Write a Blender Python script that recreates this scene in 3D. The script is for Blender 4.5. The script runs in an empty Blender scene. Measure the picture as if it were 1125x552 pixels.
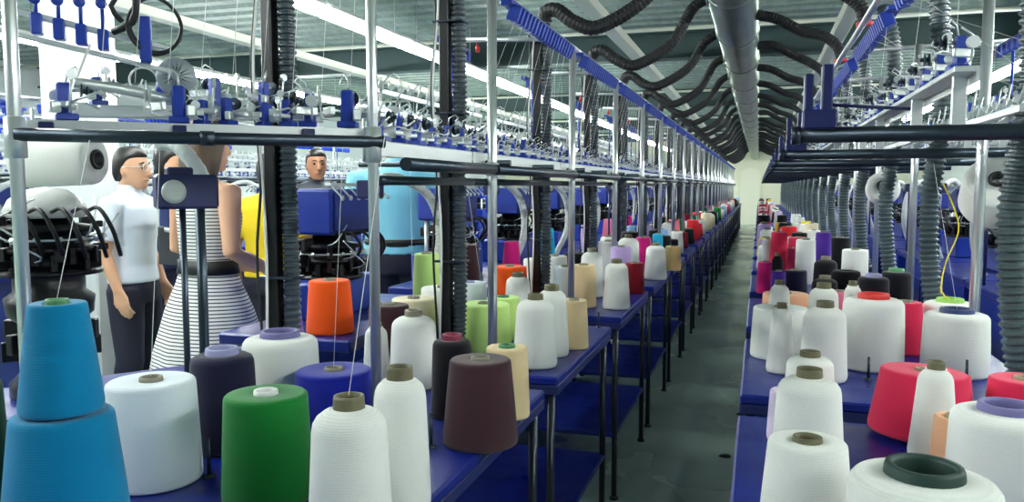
import bpy, bmesh, math, random
from mathutils import Vector, Matrix, Quaternion
random.seed(7)
PI = math.pi
C = bpy.context.scene.collection

# ------------------------------------------------------------------ camera
F, CX, CY = 870.0, 562.5, 276.0
H = 1.52
PITCH = math.atan(71 / F)
YAW = math.atan((834 - CX) / F * math.cos(PITCH))
cam_d = bpy.data.cameras.new('camera')
cam = bpy.data.objects.new('camera', cam_d)
C.objects.link(cam)
cam_d.sensor_width = 36
cam_d.lens = F / 1125 * 36
cam_d.clip_start = 0.05
cam.location = (0, 0, H)
cam.rotation_euler = (PI / 2 - PITCH, 0, YAW)
bpy.context.scene.camera = cam
RM = cam.rotation_euler.to_matrix()


def ray(u, v):
    return RM @ Vector(((u - CX) / F, -(v - CY) / F, -1))


def on_plane(u, v, z):
    """world point on the horizontal surface at height z seen along a sight line, and its depth"""
    d = ray(u, v)
    t = (z - H) / d.z
    return Vector((d.x * t, d.y * t, z)), t


def at_depth(u, zc, z=0.0):
    d = ray(u, 205)
    return Vector((d.x * zc, d.y * zc, z))


# ------------------------------------------------------------------ materials
def lin(c):
    c /= 255
    return c / 12.92 if c <= 0.04045 else ((c + 0.055) / 1.055) ** 2.4


def rgb(r, g, b):
    return (lin(r), lin(g), lin(b), 1)


MATS = {}


def mat(name, col, rough=0.5, metal=0.0, kind=None, emit=None, spec=0.5):
    if name in MATS:
        return MATS[name]
    m = bpy.data.materials.new(name)
    m.use_nodes = True
    nt = m.node_tree
    b = nt.nodes['Principled BSDF']
    b.inputs['Base Color'].default_value = col
    b.inputs['Roughness'].default_value = rough
    b.inputs['Metallic'].default_value = metal
    b.inputs['Specular IOR Level'].default_value = spec
    N, L = nt.nodes.new, nt.links.new
    tc = N('ShaderNodeTexCoord')
    if emit:
        b.inputs['Emission Color'].default_value = emit[0]
        b.inputs['Emission Strength'].default_value = emit[1]
    if kind == 'yarn':
        w = N('ShaderNodeTexWave')
        w.wave_type = 'BANDS'
        w.bands_direction = 'Z'
        w.inputs['Scale'].default_value = 75
        w.inputs['Distortion'].default_value = 3.0
        w.inputs['Detail'].default_value = 2
        w.inputs['Detail Scale'].default_value = 4
        L(tc.outputs['Object'], w.inputs['Vector'])
        n = N('ShaderNodeTexNoise')
        n.inputs['Scale'].default_value = 260
        n.inputs['Detail'].default_value = 3
        L(tc.outputs['Object'], n.inputs['Vector'])
        ad = N('ShaderNodeMath')
        ad.operation = 'ADD'
        L(w.outputs['Fac'], ad.inputs[0])
        L(n.outputs['Fac'], ad.inputs[1])
        bp = N('ShaderNodeBump')
        bp.inputs['Strength'].default_value = 0.16
        bp.inputs['Distance'].default_value = 0.002
        L(ad.outputs[0], bp.inputs['Height'])
        L(bp.outputs['Normal'], b.inputs['Normal'])
        mp = N('ShaderNodeMapRange')
        L(ad.outputs[0], mp.inputs['Value'])
        mp.inputs['From Max'].default_value = 2
        mp.inputs['To Min'].default_value = 0.93
        mp.inputs['To Max'].default_value = 1.06
        mx = N('ShaderNodeMix')
        mx.data_type = 'RGBA'
        mx.blend_type = 'MULTIPLY'
        mx.inputs['Factor'].default_value = 1
        mx.inputs['A'].default_value = col
        L(mp.outputs['Result'], mx.inputs['B'])
        L(mx.outputs['Result'], b.inputs['Base Color'])
        b.inputs['Sheen Weight'].default_value = 0.15
        b.inputs['Specular IOR Level'].default_value = 0.15
    elif kind == 'worn':
        n = N('ShaderNodeTexNoise')
        n.inputs['Scale'].default_value = 9
        n.inputs['Detail'].default_value = 5
        L(tc.outputs['Object'], n.inputs['Vector'])
        mp = N('ShaderNodeMapRange')
        L(n.outputs['Fac'], mp.inputs['Value'])
        mp.inputs['To Min'].default_value = max(0.05, rough - 0.15)
        mp.inputs['To Max'].default_value = rough + 0.2
        L(mp.outputs['Result'], b.inputs['Roughness'])
    elif kind == 'stripes':
        s = N('ShaderNodeSeparateXYZ')
        L(tc.outputs['Object'], s.inputs[0])
        mu = N('ShaderNodeMath')
        mu.operation = 'MULTIPLY'
        mu.inputs[1].default_value = 62
        L(s.outputs['Z'], mu.inputs[0])
        fr = N('ShaderNodeMath')
        fr.operation = 'FRACT'
        L(mu.outputs[0], fr.inputs[0])
        lt = N('ShaderNodeMath')
        lt.operation = 'LESS_THAN'
        lt.inputs[1].default_value = 0.30
        L(fr.outputs[0], lt.inputs[0])
        mx = N('ShaderNodeMix')
        mx.data_type = 'RGBA'
        mx.inputs['A'].default_value = rgb(232, 232, 228)
        mx.inputs['B'].default_value = rgb(30, 30, 38)
        L(lt.outputs[0], mx.inputs['Factor'])
        L(mx.outputs['Result'], b.inputs['Base Color'])
    elif kind == 'concrete':
        n = N('ShaderNodeTexNoise')
        n.inputs['Scale'].default_value = 1.6
        n.inputs['Detail'].default_value = 8
        n.inputs['Roughness'].default_value = 0.65
        L(tc.outputs['Object'], n.inputs['Vector'])
        cr = N('ShaderNodeValToRGB')
        cr.color_ramp.elements[0].position = 0.3
        cr.color_ramp.elements[0].color = tuple(x * 0.85 for x in col[:3]) + (1,)
        cr.color_ramp.elements[1].position = 0.72
        cr.color_ramp.elements[1].color = tuple(min(1, x * 1.08) for x in col[:3]) + (1,)
        L(n.outputs['Fac'], cr.inputs['Fac'])
        L(cr.outputs['Color'], b.inputs['Base Color'])
        n2 = N('ShaderNodeTexNoise')
        n2.inputs['Scale'].default_value = 1.2
        n2.inputs['Detail'].default_value = 3
        L(tc.outputs['Object'], n2.inputs['Vector'])
        mp = N('ShaderNodeMapRange')
        L(n2.outputs['Fac'], mp.inputs['Value'])
        mp.inputs['To Min'].default_value = rough - 0.12
        mp.inputs['To Max'].default_value = rough + 0.2
        L(mp.outputs['Result'], b.inputs['Roughness'])
    elif kind == 'galv':
        v = N('ShaderNodeTexNoise')
        v.inputs['Scale'].default_value = 6
        v.inputs['Detail'].default_value = 4
        mpp = N('ShaderNodeMapping')
        mpp.inputs['Scale'].default_value = (3, 0.3, 3)
        L(tc.outputs['Object'], mpp.inputs['Vector'])
        L(mpp.outputs['Vector'], v.inputs['Vector'])
        cr = N('ShaderNodeValToRGB')
        cr.color_ramp.elements[0].position = 0.35
        cr.color_ramp.elements[0].color = tuple(x * 0.72 for x in col[:3]) + (1,)
        cr.color_ramp.elements[1].position = 0.7
        cr.color_ramp.elements[1].color = col
        L(v.outputs['Fac'], cr.inputs['Fac'])
        L(cr.outputs['Color'], b.inputs['Base Color'])
    MATS[name] = m
    return m


STEEL = mat('chrome_steel', rgb(222, 226, 226), 0.3, 0.75)
ALU = mat('brushed_aluminium', rgb(222, 226, 224), 0.4, 0.75)
DARKSTEEL = mat('dark_steel', rgb(62, 72, 82), 0.35, 0.85)
LEGM = mat('black_leg_enamel', rgb(34, 40, 50), 0.3, 0.4)
BLACK = mat('black_metal', rgb(16, 17, 20), 0.35, 0.3)
BLACKP = mat('black_rubber', rgb(20, 21, 24), 0.55)
BLUE = mat('blue_enamel', rgb(10, 42, 140), 0.34, 0.0, 'worn')
TABBLUE = mat('table_blue_enamel', rgb(6, 28, 118), 0.32, 0.0, 'worn')
PLBLUE = mat('blue_plastic', rgb(22, 56, 158), 0.35)
NAVY = mat('navy_enamel', rgb(22, 30, 84), 0.35)
GREYHOSE = mat('grey_ribbed_plastic', rgb(72, 86, 90), 0.3)
DARKHOSE = mat('dark_ribbed_plastic', rgb(58, 70, 78), 0.35)
WHITEHOSE = mat('pale_grey_plastic', rgb(200, 205, 203), 0.4)
CERAMIC = mat('white_ceramic', rgb(238, 238, 234), 0.25)
THREAD = mat('thread_white', rgb(235, 235, 230), 0.8)
REDP = mat('red_plastic', rgb(205, 40, 45), 0.4)
FLOORM = mat('floor_concrete', rgb(150, 172, 160), 0.22, 0, 'concrete')
DECK = mat('ceiling_deck', rgb(150, 168, 160), 0.5, 0.0, 'galv')
BEAM = mat('beam_green_paint', rgb(56, 78, 78), 0.5)
CREAM = mat('wall_cream_paint', rgb(232, 230, 208), 0.7)
WALLG = mat('wall_grey_paint', rgb(196, 204, 204), 0.7)
COLW = mat('column_white_paint', rgb(222, 226, 226), 0.6)
GALV = mat('galvanised_duct', rgb(170, 182, 168), 0.3, 0.8, 'galv')
CHANNEL = mat('pale_channel_paint', rgb(214, 216, 200), 0.5)
LAMP = mat('lamp_tube_glow', (1, 1, 1, 1), 0.4, 0, None, ((0.93, 1.0, 0.97, 1), 88.0))
GLASS = mat('pale_glass', rgb(210, 220, 220), 0.15)

YC = {
    'white': (238, 238, 232), 'cool white': (226, 234, 240), 'cream': (238, 226, 190), 'beige': (232, 206, 160),
    'tan': (226, 186, 128), 'azure': (0, 120, 164), 'royal blue': (14, 28, 138), 'green': (14, 108, 40),
    'black': (18, 17, 24), 'navy': (26, 26, 52), 'dark brown': (62, 38, 44), 'lime': (200, 236, 140),
    'orange': (244, 88, 20), 'purple': (74, 40, 140), 'violet': (140, 96, 176), 'lilac': (196, 170, 222), 'lavender': (222, 206, 230),
    'magenta': (206, 30, 120), 'cyan': (30, 168, 206), 'dark red': (130, 18, 36), 'crimson': (214, 42, 80),
    'red': (220, 40, 50), 'peach': (246, 186, 146), 'pink': (240, 130, 160), 'maroon': (150, 20, 62),
    'yellow': (244, 224, 60), 'pale blue': (150, 190, 236), 'dark green': (16, 60, 36),
}


def yarn(c):
    return mat('yarn_' + c.replace(' ', '_'), rgb(*YC[c]), 0.85, 0, 'yarn')


TUBES = {
    'grey': (128, 124, 106), 'khaki': (98, 94, 68), 'brown': (150, 134, 108), 'white': (230, 230, 226), 'purple': (110, 106, 156),
    'maroon': (120, 26, 56), 'green': (70, 130, 84), 'red': (206, 40, 36), 'dark green': (18, 52, 44), 'blue': (30, 48, 96),
    'lime': (150, 200, 90), 'black': (24, 24, 28), 'mauve': (150, 150, 190),
}


def tubem(c):
    return mat('tube_' + c.replace(' ', '_'), rgb(*TUBES[c]), 0.6)


# ------------------------------------------------------------------ mesh builder
class MB:
    def __init__(s):
        s.v, s.f, s.sm = [], [], []

    def add(s, vs, fs, smooth=False):
        o = len(s.v)
        s.v += [tuple(p) for p in vs]
        s.f += [tuple(i + o for i in f) for f in fs]
        s.sm += [smooth] * len(fs)
        return s

    def box(s, c, d, rot=None, bev=0.0):
        x, y, z = d[0] / 2, d[1] / 2, d[2] / 2
        b = min(bev, x * .9, y * .9, z * .9)
        M = rot if rot is not None else Matrix.Identity(3)
        c = Vector(c)
        if b <= 0:
            vs = [(i, j, k) for i in (-x, x) for j in (-y, y) for k in (-z, z)]
            fs = [(0, 1, 3, 2), (4, 6, 7, 5), (0, 4, 5, 1), (2, 3, 7, 6), (0, 2, 6, 4), (1, 5, 7, 3)]
        else:
            vs, idx = [], {}
            for i in (-1, 1):
                for j in (-1, 1):
                    for k in (-1, 1):
                        for a in range(3):
                            p = [i * x, j * y, k * z]
                            for q in range(3):
                                if q != a:
                                    p[q] -= (i, j, k)[q] * b
                            idx[(i, j, k, a)] = len(vs)
                            vs.append(tuple(p))
            fs = []
            S = (-1, 1)
            for a in range(3):
                o1, o2 = [q for q in range(3) if q != a]
                for sg in S:
                    loop = []
                    for (p, q) in ((-1, -1), (1, -1), (1, 1), (-1, 1)):
                        key = [0, 0, 0]
                        key[a] = sg
                        key[o1] = p
                        key[o2] = q
                        loop.append(idx[(*key, a)])
                    fs.append(tuple(loop))
                # edges running along axis a
                for p in S:
                    for q in S:
                        k0 = [0, 0, 0]
                        k1 = [0, 0, 0]
                        k0[a], k1[a] = -1, 1
                        k0[o1] = k1[o1] = p
                        k0[o2] = k1[o2] = q
                        fs.append((idx[(*k0, o1)], idx[(*k1, o1)], idx[(*k1, o2)], idx[(*k0, o2)]))
            for i in S:
                for j in S:
                    for k in S:
                        fs.append((idx[(i, j, k, 0)], idx[(i, j, k, 1)], idx[(i, j, k, 2)]))
            # orient outward
            out = []
            for f in fs:
                P = [Vector(vs[q]) for q in f]
                n = (P[1] - P[0]).cross(P[2] - P[0])
                m = sum(P, Vector()) / len(P)
                out.append(f if n.dot(m) > 0 else tuple(reversed(f)))
            fs = out
        return s.add([c + M @ Vector(p) for p in vs], fs)

    def tube(s, pts, r, seg=10, cap=True, smooth=True, flat=None):
        """swept tube; r is a number or a list"""
        P = [Vector(p) for p in pts]
        n = len(P)
        R = r if isinstance(r, (list, tuple)) else [r] * n
        T = []
        for i in range(n):
            a, b = P[max(0, i - 1)], P[min(n - 1, i + 1)]
            t = b - a
            T.append(t.normalized() if t.length > 1e-9 else Vector((0, 0, 1)))
        up = Vector((0, 0, 1)) if abs(T[0].z) < 0.95 else Vector((1, 0, 0))
        nx = T[0].cross(up).normalized()
        vs, fs = [], []
        for i in range(n):
            if i:
                nx = (nx - T[i] * nx.dot(T[i]))
                nx = nx.normalized() if nx.length > 1e-9 else T[i].orthogonal().normalized()
            ny = T[i].cross(nx)
            for k in range(seg):
                a = 2 * PI * k / seg
                vs.append(P[i] + (nx * math.cos(a) + ny * math.sin(a)) * R[i])
        for i in range(n - 1):
            for k in range(seg):
                k2 = (k + 1) % seg
                fs.append((i * seg + k, i * seg + k2, (i + 1) * seg + k2, (i + 1) * seg + k))
        s.add(vs, fs, smooth)
        if cap:
            o = len(s.v) - len(vs)
            s.f += [tuple(o + k for k in reversed(range(seg))), tuple(o + (n - 1) * seg + k for k in range(seg))]
            s.sm += [False, False]
        return s

    def cyl(s, p0, p1, r0, r1=None, seg=12, smooth=True):
        return s.tube([p0, p1], [r0, r0 if r1 is None else r1], seg, True, smooth)

    def lathe(s, prof, c=(0, 0, 0), seg=32, smooth=True, M=None):
        vs, fs = [], []
        c = Vector(c)
        M = M if M is not None else Matrix.Identity(3)
        n = len(prof)
        for (r, z) in prof:
            for k in range(seg):
                a = 2 * PI * k / seg
                vs.append(c + M @ Vector((max(r, 1e-5) * math.cos(a), max(r, 1e-5) * math.sin(a), z)))
        for i in range(n - 1):
            for k in range(seg):
                k2 = (k + 1) % seg
                fs.append((i * seg + k, i * seg + k2, (i + 1) * seg + k2, (i + 1) * seg + k))
        return s.add(vs, fs, smooth)

    def loft(s, rings, seg=20):
        """rings: (cx, cy, cz, rx, ry) horizontal ellipses from bottom to top"""
        vs, fs = [], []
        for (x, y, z, a, b) in rings:
            for k in range(seg):
                t = 2 * PI * k / seg
                vs.append((x + a * math.cos(t), y + b * math.sin(t), z))
        n = len(rings)
        for i in range(n - 1):
            for k in range(seg):
                k2 = (k + 1) % seg
                fs.append((i * seg + k, i * seg + k2, (i + 1) * seg + k2, (i + 1) * seg + k))
        fs.append(tuple(reversed(range(seg))))
        fs.append(tuple((n - 1) * seg + k for k in range(seg)))
        return s.add(vs, fs, True)

    def ball(s, c, r, seg=14, sc=(1, 1, 1)):
        n = seg // 2
        prof = [(math.sin(PI * i / n) * r, -math.cos(PI * i / n) * r) for i in range(n + 1)]
        return s.lathe(prof, c, seg, True, Matrix.Diagonal(sc))

    def torus(s, c, R, r, seg=28, sr=8, M=None):
        prof = [(R + r * math.cos(2 * PI * i / sr), r * math.sin(2 * PI * i / sr)) for i in range(sr + 1)]
        return s.lathe(prof, c, seg, True, M)

    def mesh(s, name):
        me = bpy.data.meshes.new(name)
        me.from_pydata(s.v, [], s.f)
        me.polygons.foreach_set('use_smooth', s.sm)
        bm = bmesh.new()
        bm.from_mesh(me)
        bmesh.ops.remove_doubles(bm, verts=bm.verts, dist=1e-6)
        bmesh.ops.recalc_face_normals(bm, faces=bm.faces)
        bm.to_mesh(me)
        bm.free()
        me.update()
        return me

    def build(s, name, m, parent=None, loc=None):
        me = s.mesh(name)
        me.materials.append(m)
        o = bpy.data.objects.new(name, me)
        C.objects.link(o)
        if parent is not None:
            o.parent = parent
        if loc is not None:
            o.location = loc
        return o


def flipx(mb, x0=0.0):
    mb.v = [(2 * x0 - x, y, z) for (x, y, z) in mb.v]
    return mb


def spline(pts, step=0.03):
    P = [Vector(p) for p in pts]
    P = [P[0] * 2 - P[1]] + P + [P[-1] * 2 - P[-2]]
    out = []
    for i in range(1, len(P) - 2):
        a, b, c, d = P[i - 1:i + 3]
        n = max(2, int((c - b).length / step))
        for k in range(n):
            t = k / n
            out.append(0.5 * ((2 * b) + (c - a) * t + (2 * a - 5 * b + 4 * c - d) * t * t + (3 * b - a - 3 * c + d) * t ** 3))
    out.append(P[-2])
    return out


def ribbed(mb, pts, r, pitch=0.014, seg=14, depth=0.16):
    q = spline(pts, pitch / 4)
    R = [r if i % 4 < 2 else r * (1 - depth) for i in range(len(q))]
    return mb.tube(q, R, seg, True, False)


def rotx(a): return Matrix.Rotation(a, 3, 'X')
def roty(a): return Matrix.Rotation(a, 3, 'Y')
def rotz(a): return Matrix.Rotation(a, 3, 'Z')


def tag(o, label, cat, group=None):
    o['label'] = label
    o['category'] = cat
    if group:
        o['group'] = group
    return o


def thing(name, label, cat, loc=(0, 0, 0), rz=0.0, group=None):
    o = bpy.data.objects.new(name, None)
    C.objects.link(o)
    o.location = loc
    o.rotation_euler = (0, 0, rz)
    o.empty_display_size = 0.1
    return tag(o, label, cat, group)


def copy_tree(root, loc, rz=0.0, label=None, group=None, keep=None):
    r = root.copy()
    C.objects.link(r)
    r.location = loc
    r.rotation_euler = (0, 0, rz)
    if label:
        r['label'] = label
    if group:
        r['group'] = group
    for ch in list(root.children):
        if keep and not keep(ch):
            continue
        c = ch.copy()
        C.objects.link(c)
        c.parent = r
        for g in list(ch.children):
            d = g.copy()
            C.objects.link(d)
            d.parent = c
    return r


def struct(name, mb, m):
    o = mb.build(name, m)
    o['kind'] = 'structure'
    return o


ORD = ['first', 'second', 'third', 'fourth', 'fifth', 'sixth', 'seventh', 'eighth', 'ninth', 'tenth', 'eleventh', 'twelfth',
       'thirteenth', 'fourteenth', 'fifteenth', 'sixteenth', 'seventeenth', 'eighteenth', 'nineteenth', 'twentieth',
       'twenty-first', 'twenty-second', 'twenty-third', 'twenty-fourth', 'twenty-fifth', 'twenty-sixth', 'twenty-seventh']

# ------------------------------------------------------------------ room
YF = 33.0          # far wall
XL, XR = -10.6, 6.2
ZC = 3.35
P = 1.22           # machine pitch along the aisle
struct('floor', MB().box(((XL + XR) / 2, YF / 2 - 2, -0.05), (XR - XL, YF + 6, 0.1)), FLOORM)
m = MB()
prof, y = [], -4.0
while y < YF + 0.2:                      # trapezoid steel deck, ridges running across the hall
    prof += [(y, ZC), (y + 0.14, ZC), (y + 0.17, ZC + 0.06), (y + 0.27, ZC + 0.06)]
    y += 0.30
vs = [(x, yy, zz) for (yy, zz) in prof for x in (XL, XR)]
m.add(vs, [(2 * i, 2 * i + 1, 2 * i + 3, 2 * i + 2) for i in range(len(prof) - 1)])
m.box(((XL + XR) / 2, YF / 2 - 2, ZC + 0.14), (XR - XL, YF + 6, 0.1))
struct('ceiling', m, DECK)
struct('wall_far', MB().box(((XL + XR) / 2, YF + 0.1, ZC / 2), (XR - XL, 0.2, ZC)), CREAM)
struct('wall_left', MB().box((XL - 0.1, YF / 2 - 2, ZC / 2), (0.2, YF + 6, ZC)), WALLG)
struct('wall_right', MB().box((XR + 0.1, YF / 2 - 2, ZC / 2), (0.2, YF + 6, ZC)), WALLG)
for i, yb in enumerate((3.9, 9.7, 15.5, 21.3, 27.1)):    # cross beams under the deck
    m = MB()
    m.box(((XL + XR) / 2, yb, ZC - 0.015), (XR - XL, 0.22, 0.03))
    m.box(((XL + XR) / 2, yb, ZC - 0.16), (XR - XL, 0.04, 0.28))
    m.box(((XL + XR) / 2, yb, ZC - 0.31), (XR - XL, 0.22, 0.03))
    struct('trim_%d' % (i + 1), m, BEAM)
for i, xb in enumerate((-1.36, 0.70, -5.0)):             # pale channels along the hall
    m = MB()
    m.box((xb, YF / 2 - 1, 2.98), (0.13, YF + 2, 0.05), None, 0.006)
    m.box((xb - 0.06, YF / 2 - 1, 3.005), (0.012, YF + 2, 0.06))
    m.box((xb + 0.06, YF / 2 - 1, 3.005), (0.012, YF + 2, 0.06))
    struct('trim_%d' % (i + 6), m, CHANNEL)
for i, yb in enumerate((8.9, 14.7, 20.5, 26.3)):         # thin conduits crossing
    struct('trim_%d' % (i + 9), MB().cyl((XL, yb, ZC - 0.12), (XR, yb, ZC - 0.12), 0.022, None, 10), CHANNEL)

# far end: pale arched doorway screen
m = MB()
pts = [(-0.72, 0)] + [(-0.33 + 0.39 * math.cos(PI - PI * i / 14) , 1.95 + 0.3 * math.sin(PI * i / 14)) for i in range(15)] + [(0.06, 0)]
n = len(pts)
m.add([(x, YF - 0.08, z) for x, z in pts] + [(x, YF, z) for x, z in pts],
      [tuple(range(n)), tuple(range(2 * n - 1, n - 1, -1))] + [(i, (i + 1) % n, n + (i + 1) % n, n + i) for i in range(n)])
o = struct('door_1', m, mat('door_pale_paint', rgb(240, 238, 220), 0.6))

# white square column near the left
cpos = at_depth(92, 5.1)
m = MB()
m.box((cpos.x, cpos.y, (ZC - 0.0) / 2), (0.32, 0.32, ZC), rotz(0.25), 0.012)
m.box((cpos.x, cpos.y, 0.06), (0.36, 0.36, 0.12), rotz(0.25), 0.01)
struct('column', m, COLW)

# ------------------------------------------------------------------ lamps
lamp0 = thing('strip_lamp', '', 'lamp', group='fluorescent strip lamps')
m = MB()
m.box((0, 0, 0.075), (0.07, 1.46, 0.05), None, 0.008)
m.box((0, 0, 0.048), (0.19, 1.46, 0.006), None, 0.002)
m.build('lamp_housing', CERAMIC, lamp0)
for sx in (-0.05, 0.05):
    MB().cyl((sx, -0.72, 0.012), (sx, 0.72, 0.012), 0.017, None, 10).build('lamp_tube', LAMP, lamp0)
for yy in (-0.5, 0.5):
    MB().cyl((0, yy, 0.08), (0, yy, ZC - 2.84), 0.004, None, 6).build('hanger', STEEL, lamp0)
LROWS = [(-3.25, 'over the aisle where people stand'), (-6.45, 'over the second aisle to the left'), (2.75, 'over the aisle behind the right-hand machines')]
first = True
for (lx, where) in LROWS:
    for i in range(22):
        yy = -1.2 + 1.5 * i
        lab = 'glowing white fluorescent strip lamp %s, %s in the line' % (where, ORD[i])
        if first:
            lamp0.location = (lx, yy, 2.84)
            lamp0['label'] = lab
            first = False
        else:
            copy_tree(lamp0, (lx, yy, 2.84), 0, lab)

# ------------------------------------------------------------------ ceiling duct and hoses
DX, DZ, DR = -0.185, 2.72, 0.155
duct = thing('ceiling_duct', 'long round galvanised steel duct hung above the aisle', 'duct')
MB().tube([(DX, y, DZ) for y in (0.6, 8, 16, 24, 32.9)], DR, 40).build('duct_pipe', GALV, duct)
for i in range(22):
    yy = 2.0 + i * 1.44
    MB().lathe([(DR - 0.002, -0.03), (DR + 0.008, -0.026), (DR + 0.008, 0.026), (DR - 0.002, 0.03)], (DX, yy, DZ), 40, True, rotx(PI / 2)).build('joint_band', GALV, duct)
for i in range(6):
    yy = 3.0 + i * 5.8
    MB().box((DX, yy, (DZ + DR + ZC) / 2), (0.03, 0.004, ZC - DZ - DR)).build('hanger_strap', STEEL, duct)
for i in range(20):
    yy = 3.98 + P * i
    jit = random.uniform(-0.02, 0.02)
    m = MB()
    x0 = DX - DR * 0.93
    ribbed(m, [(x0, yy, DZ - 0.02), (x0 - 0.10, yy - 0.01, DZ - 0.09), (x0 - 0.22, yy - 0.06, DZ - 0.29 + jit), (-0.76, yy - 0.11, DZ - 0.42 + jit),
               (-0.88, yy - 0.12, DZ - 0.40), (-0.97, yy - 0.11, DZ - 0.335), (-1.03, yy - 0.09, DZ - 0.335), (-1.042, yy - 0.08, DZ - 0.378)], 0.036, 0.02, 12, 0.06)
    t = tag(m.build('duct_hose', BLACKP), 'black flexible hose sagging from duct to the %s left-hand creel post' % ORD[i], 'hose', 'black hoses on the left of the duct')
    MB().torus((x0 - 0.012, yy, DZ - 0.025), 0.037, 0.006, 16, 6, roty(PI / 2)).build('hose_clamp', STEEL, t)
for i in range(19):
    yy = 4.4 + P * i
    m = MB()
    x0 = DX + DR * 0.93
    j = random.uniform(-0.02, 0.02)
    ribbed(m, [(x0, yy, DZ - 0.06), (x0 + 0.13, yy, DZ - 0.08 + j), (x0 + 0.28, yy + 0.02, DZ - 0.16 + j), (x0 + 0.42, yy + 0.02, DZ - 0.22),
               (0.47, yy + 0.02, DZ - 0.30), (0.49, yy + 0.02, DZ - 0.40)], 0.036, 0.02, 12, 0.06)
    t = tag(m.build('duct_hose', BLACKP), 'black flexible hose running from duct to the %s right-hand creel post' % ORD[i], 'hose', 'black hoses on the right of the duct')
    MB().lathe([(0.036, -0.012), (0.042, -0.01), (0.042, 0.01), (0.036, 0.012)], (0.49, yy + 0.02, DZ - 0.385), 16).build('hose_clamp', REDP, t)


# ------------------------------------------------------------------ creel tables
def make_table(x0, x1, ly, label, sgn):
    """x0 aisle edge, x1 inner edge, length ly along the aisle; origin on the floor at the aisle edge"""
    t = thing('creel_table', label, 'table', group='blue creel tables on the %s of the aisle' % ('left' if sgn < 0 else 'right'))
    w = abs(x1 - x0)
    cx = sgn * w / 2
    m = MB()
    m.box((cx, 0, 0.885), (w, ly, 0.03), None, 0.006)
    m.build('tabletop', TABBLUE, t)
    m = MB()
    for (a, b, c, d) in ((cx, -ly / 2 + 0.006, w, 0.012), (cx, ly / 2 - 0.006, w, 0.012)):
        m.box((a, b, 0.856), (c, d, 0.03), None, 0.002)
    for a in (0.006 * sgn, sgn * (w - 0.006)):
        m.box((a, 0, 0.856), (0.012, ly - 0.024, 0.03), None, 0.002)
    m.build('edge_frame', NAVY, t)
    MB().box((cx - sgn * 0.01, 0, 0.32), (w - 0.06, ly - 0.03, 0.022), None, 0.005).build('lower_shelf', TABBLUE, t)
    for a in (0.03 * sgn, sgn * (w - 0.03)):
        for b in (-ly / 2 + 0.028, ly / 2 - 0.028):
            m = MB()
            m.cyl((a, b, 0.012), (a, b, 0.87), 0.014, None, 12)
            m.lathe([(0, 0), (0.022, 0), (0.022, 0.012), (0.014, 0.018)], (a, b, 0), 12)
            m.build('leg', LEGM, t)
    return t


def add_pegs(t, pegs):
    for (x, y, h) in pegs:
        m = MB()
        m.cyl((x, y, 0.90), (x, y, 0.90 + h), 0.0045, None, 8)
        m.lathe([(0.013, 0.90), (0.013, 0.906), (0.0045, 0.908)], (x, y, 0), 12)
        m.build('cone_peg', DARKSTEEL, t)


LX0, LX1 = -0.61, -1.36
RX0, RX1 = -0.04, 0.84
LT = []     # (y0, y1)
t = make_table(LX0, LX1 - 0.1, 1.72, 'long blue creel table nearest the camera left of the aisle, full of large cones', -1)
t.location = (LX0, 1.44, 0)
LT.append((0.58, 2.30))
add_pegs(t, [(-0.12, 0.26, 0.085), (-0.497, -0.06, 0.085), (-0.30, 0.75, 0.07)])
ltab = make_table(LX0, LX1, 0.98, 'blue creel table left of the aisle, second back from the camera', -1)
ltab.location = (LX0, 2.95, 0)
LT.append((2.50, 3.44))
for k in range(1, 23):
    yc = 4.19 + P * (k - 1)
    copy_tree(ltab, (LX0, yc, 0), 0, 'blue creel table left of the aisle, %s back from the camera' % ORD[k + 1], keep=(lambda c: 'leg' in c.name or 'shelf' in c.name or 'top' in c.name or 'frame' in c.name) if k > 4 else None)
    LT.append((yc - 0.47, yc + 0.47))
add_pegs(ltab, [(-0.45, -0.44, 0.07), (-0.12, -0.44, 0.07), (-0.05, 0.45, 0.07)])
RT = []
t = make_table(RX0, RX1, 1.66, 'blue creel table nearest the camera right of the aisle, holding crimson and white cones', 1)
t.location = (RX0, 1.37, 0)
RT.append((0.55, 2.05))
add_pegs(t, [(0.66, 0.55, 0.08)])
rtab = make_table(RX0, RX1, 0.92, 'blue creel table right of the aisle, second back from the camera', 1)
rtab.location = (RX0, 2.88, 0)
RT.append((2.42, 3.34))
for k in range(1, 22):
    yc = 4.10 + P * (k - 1)
    copy_tree(rtab, (RX0, yc, 0), 0, 'blue creel table right of the aisle, %s back from the camera' % ORD[k + 1], keep=(lambda c: 'peg' not in c.name) if k > 3 else None)
    RT.append((yc - 0.46, yc + 0.46))

add_pegs(rtab, [(0.39, -0.15, 0.075), (0.674, -0.13, 0.08), (0.40, 0.42, 0.12)])


# ------------------------------------------------------------------ yarn cones
MC = {}


def lerp(a, b, t): return a + (b - a) * t


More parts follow.
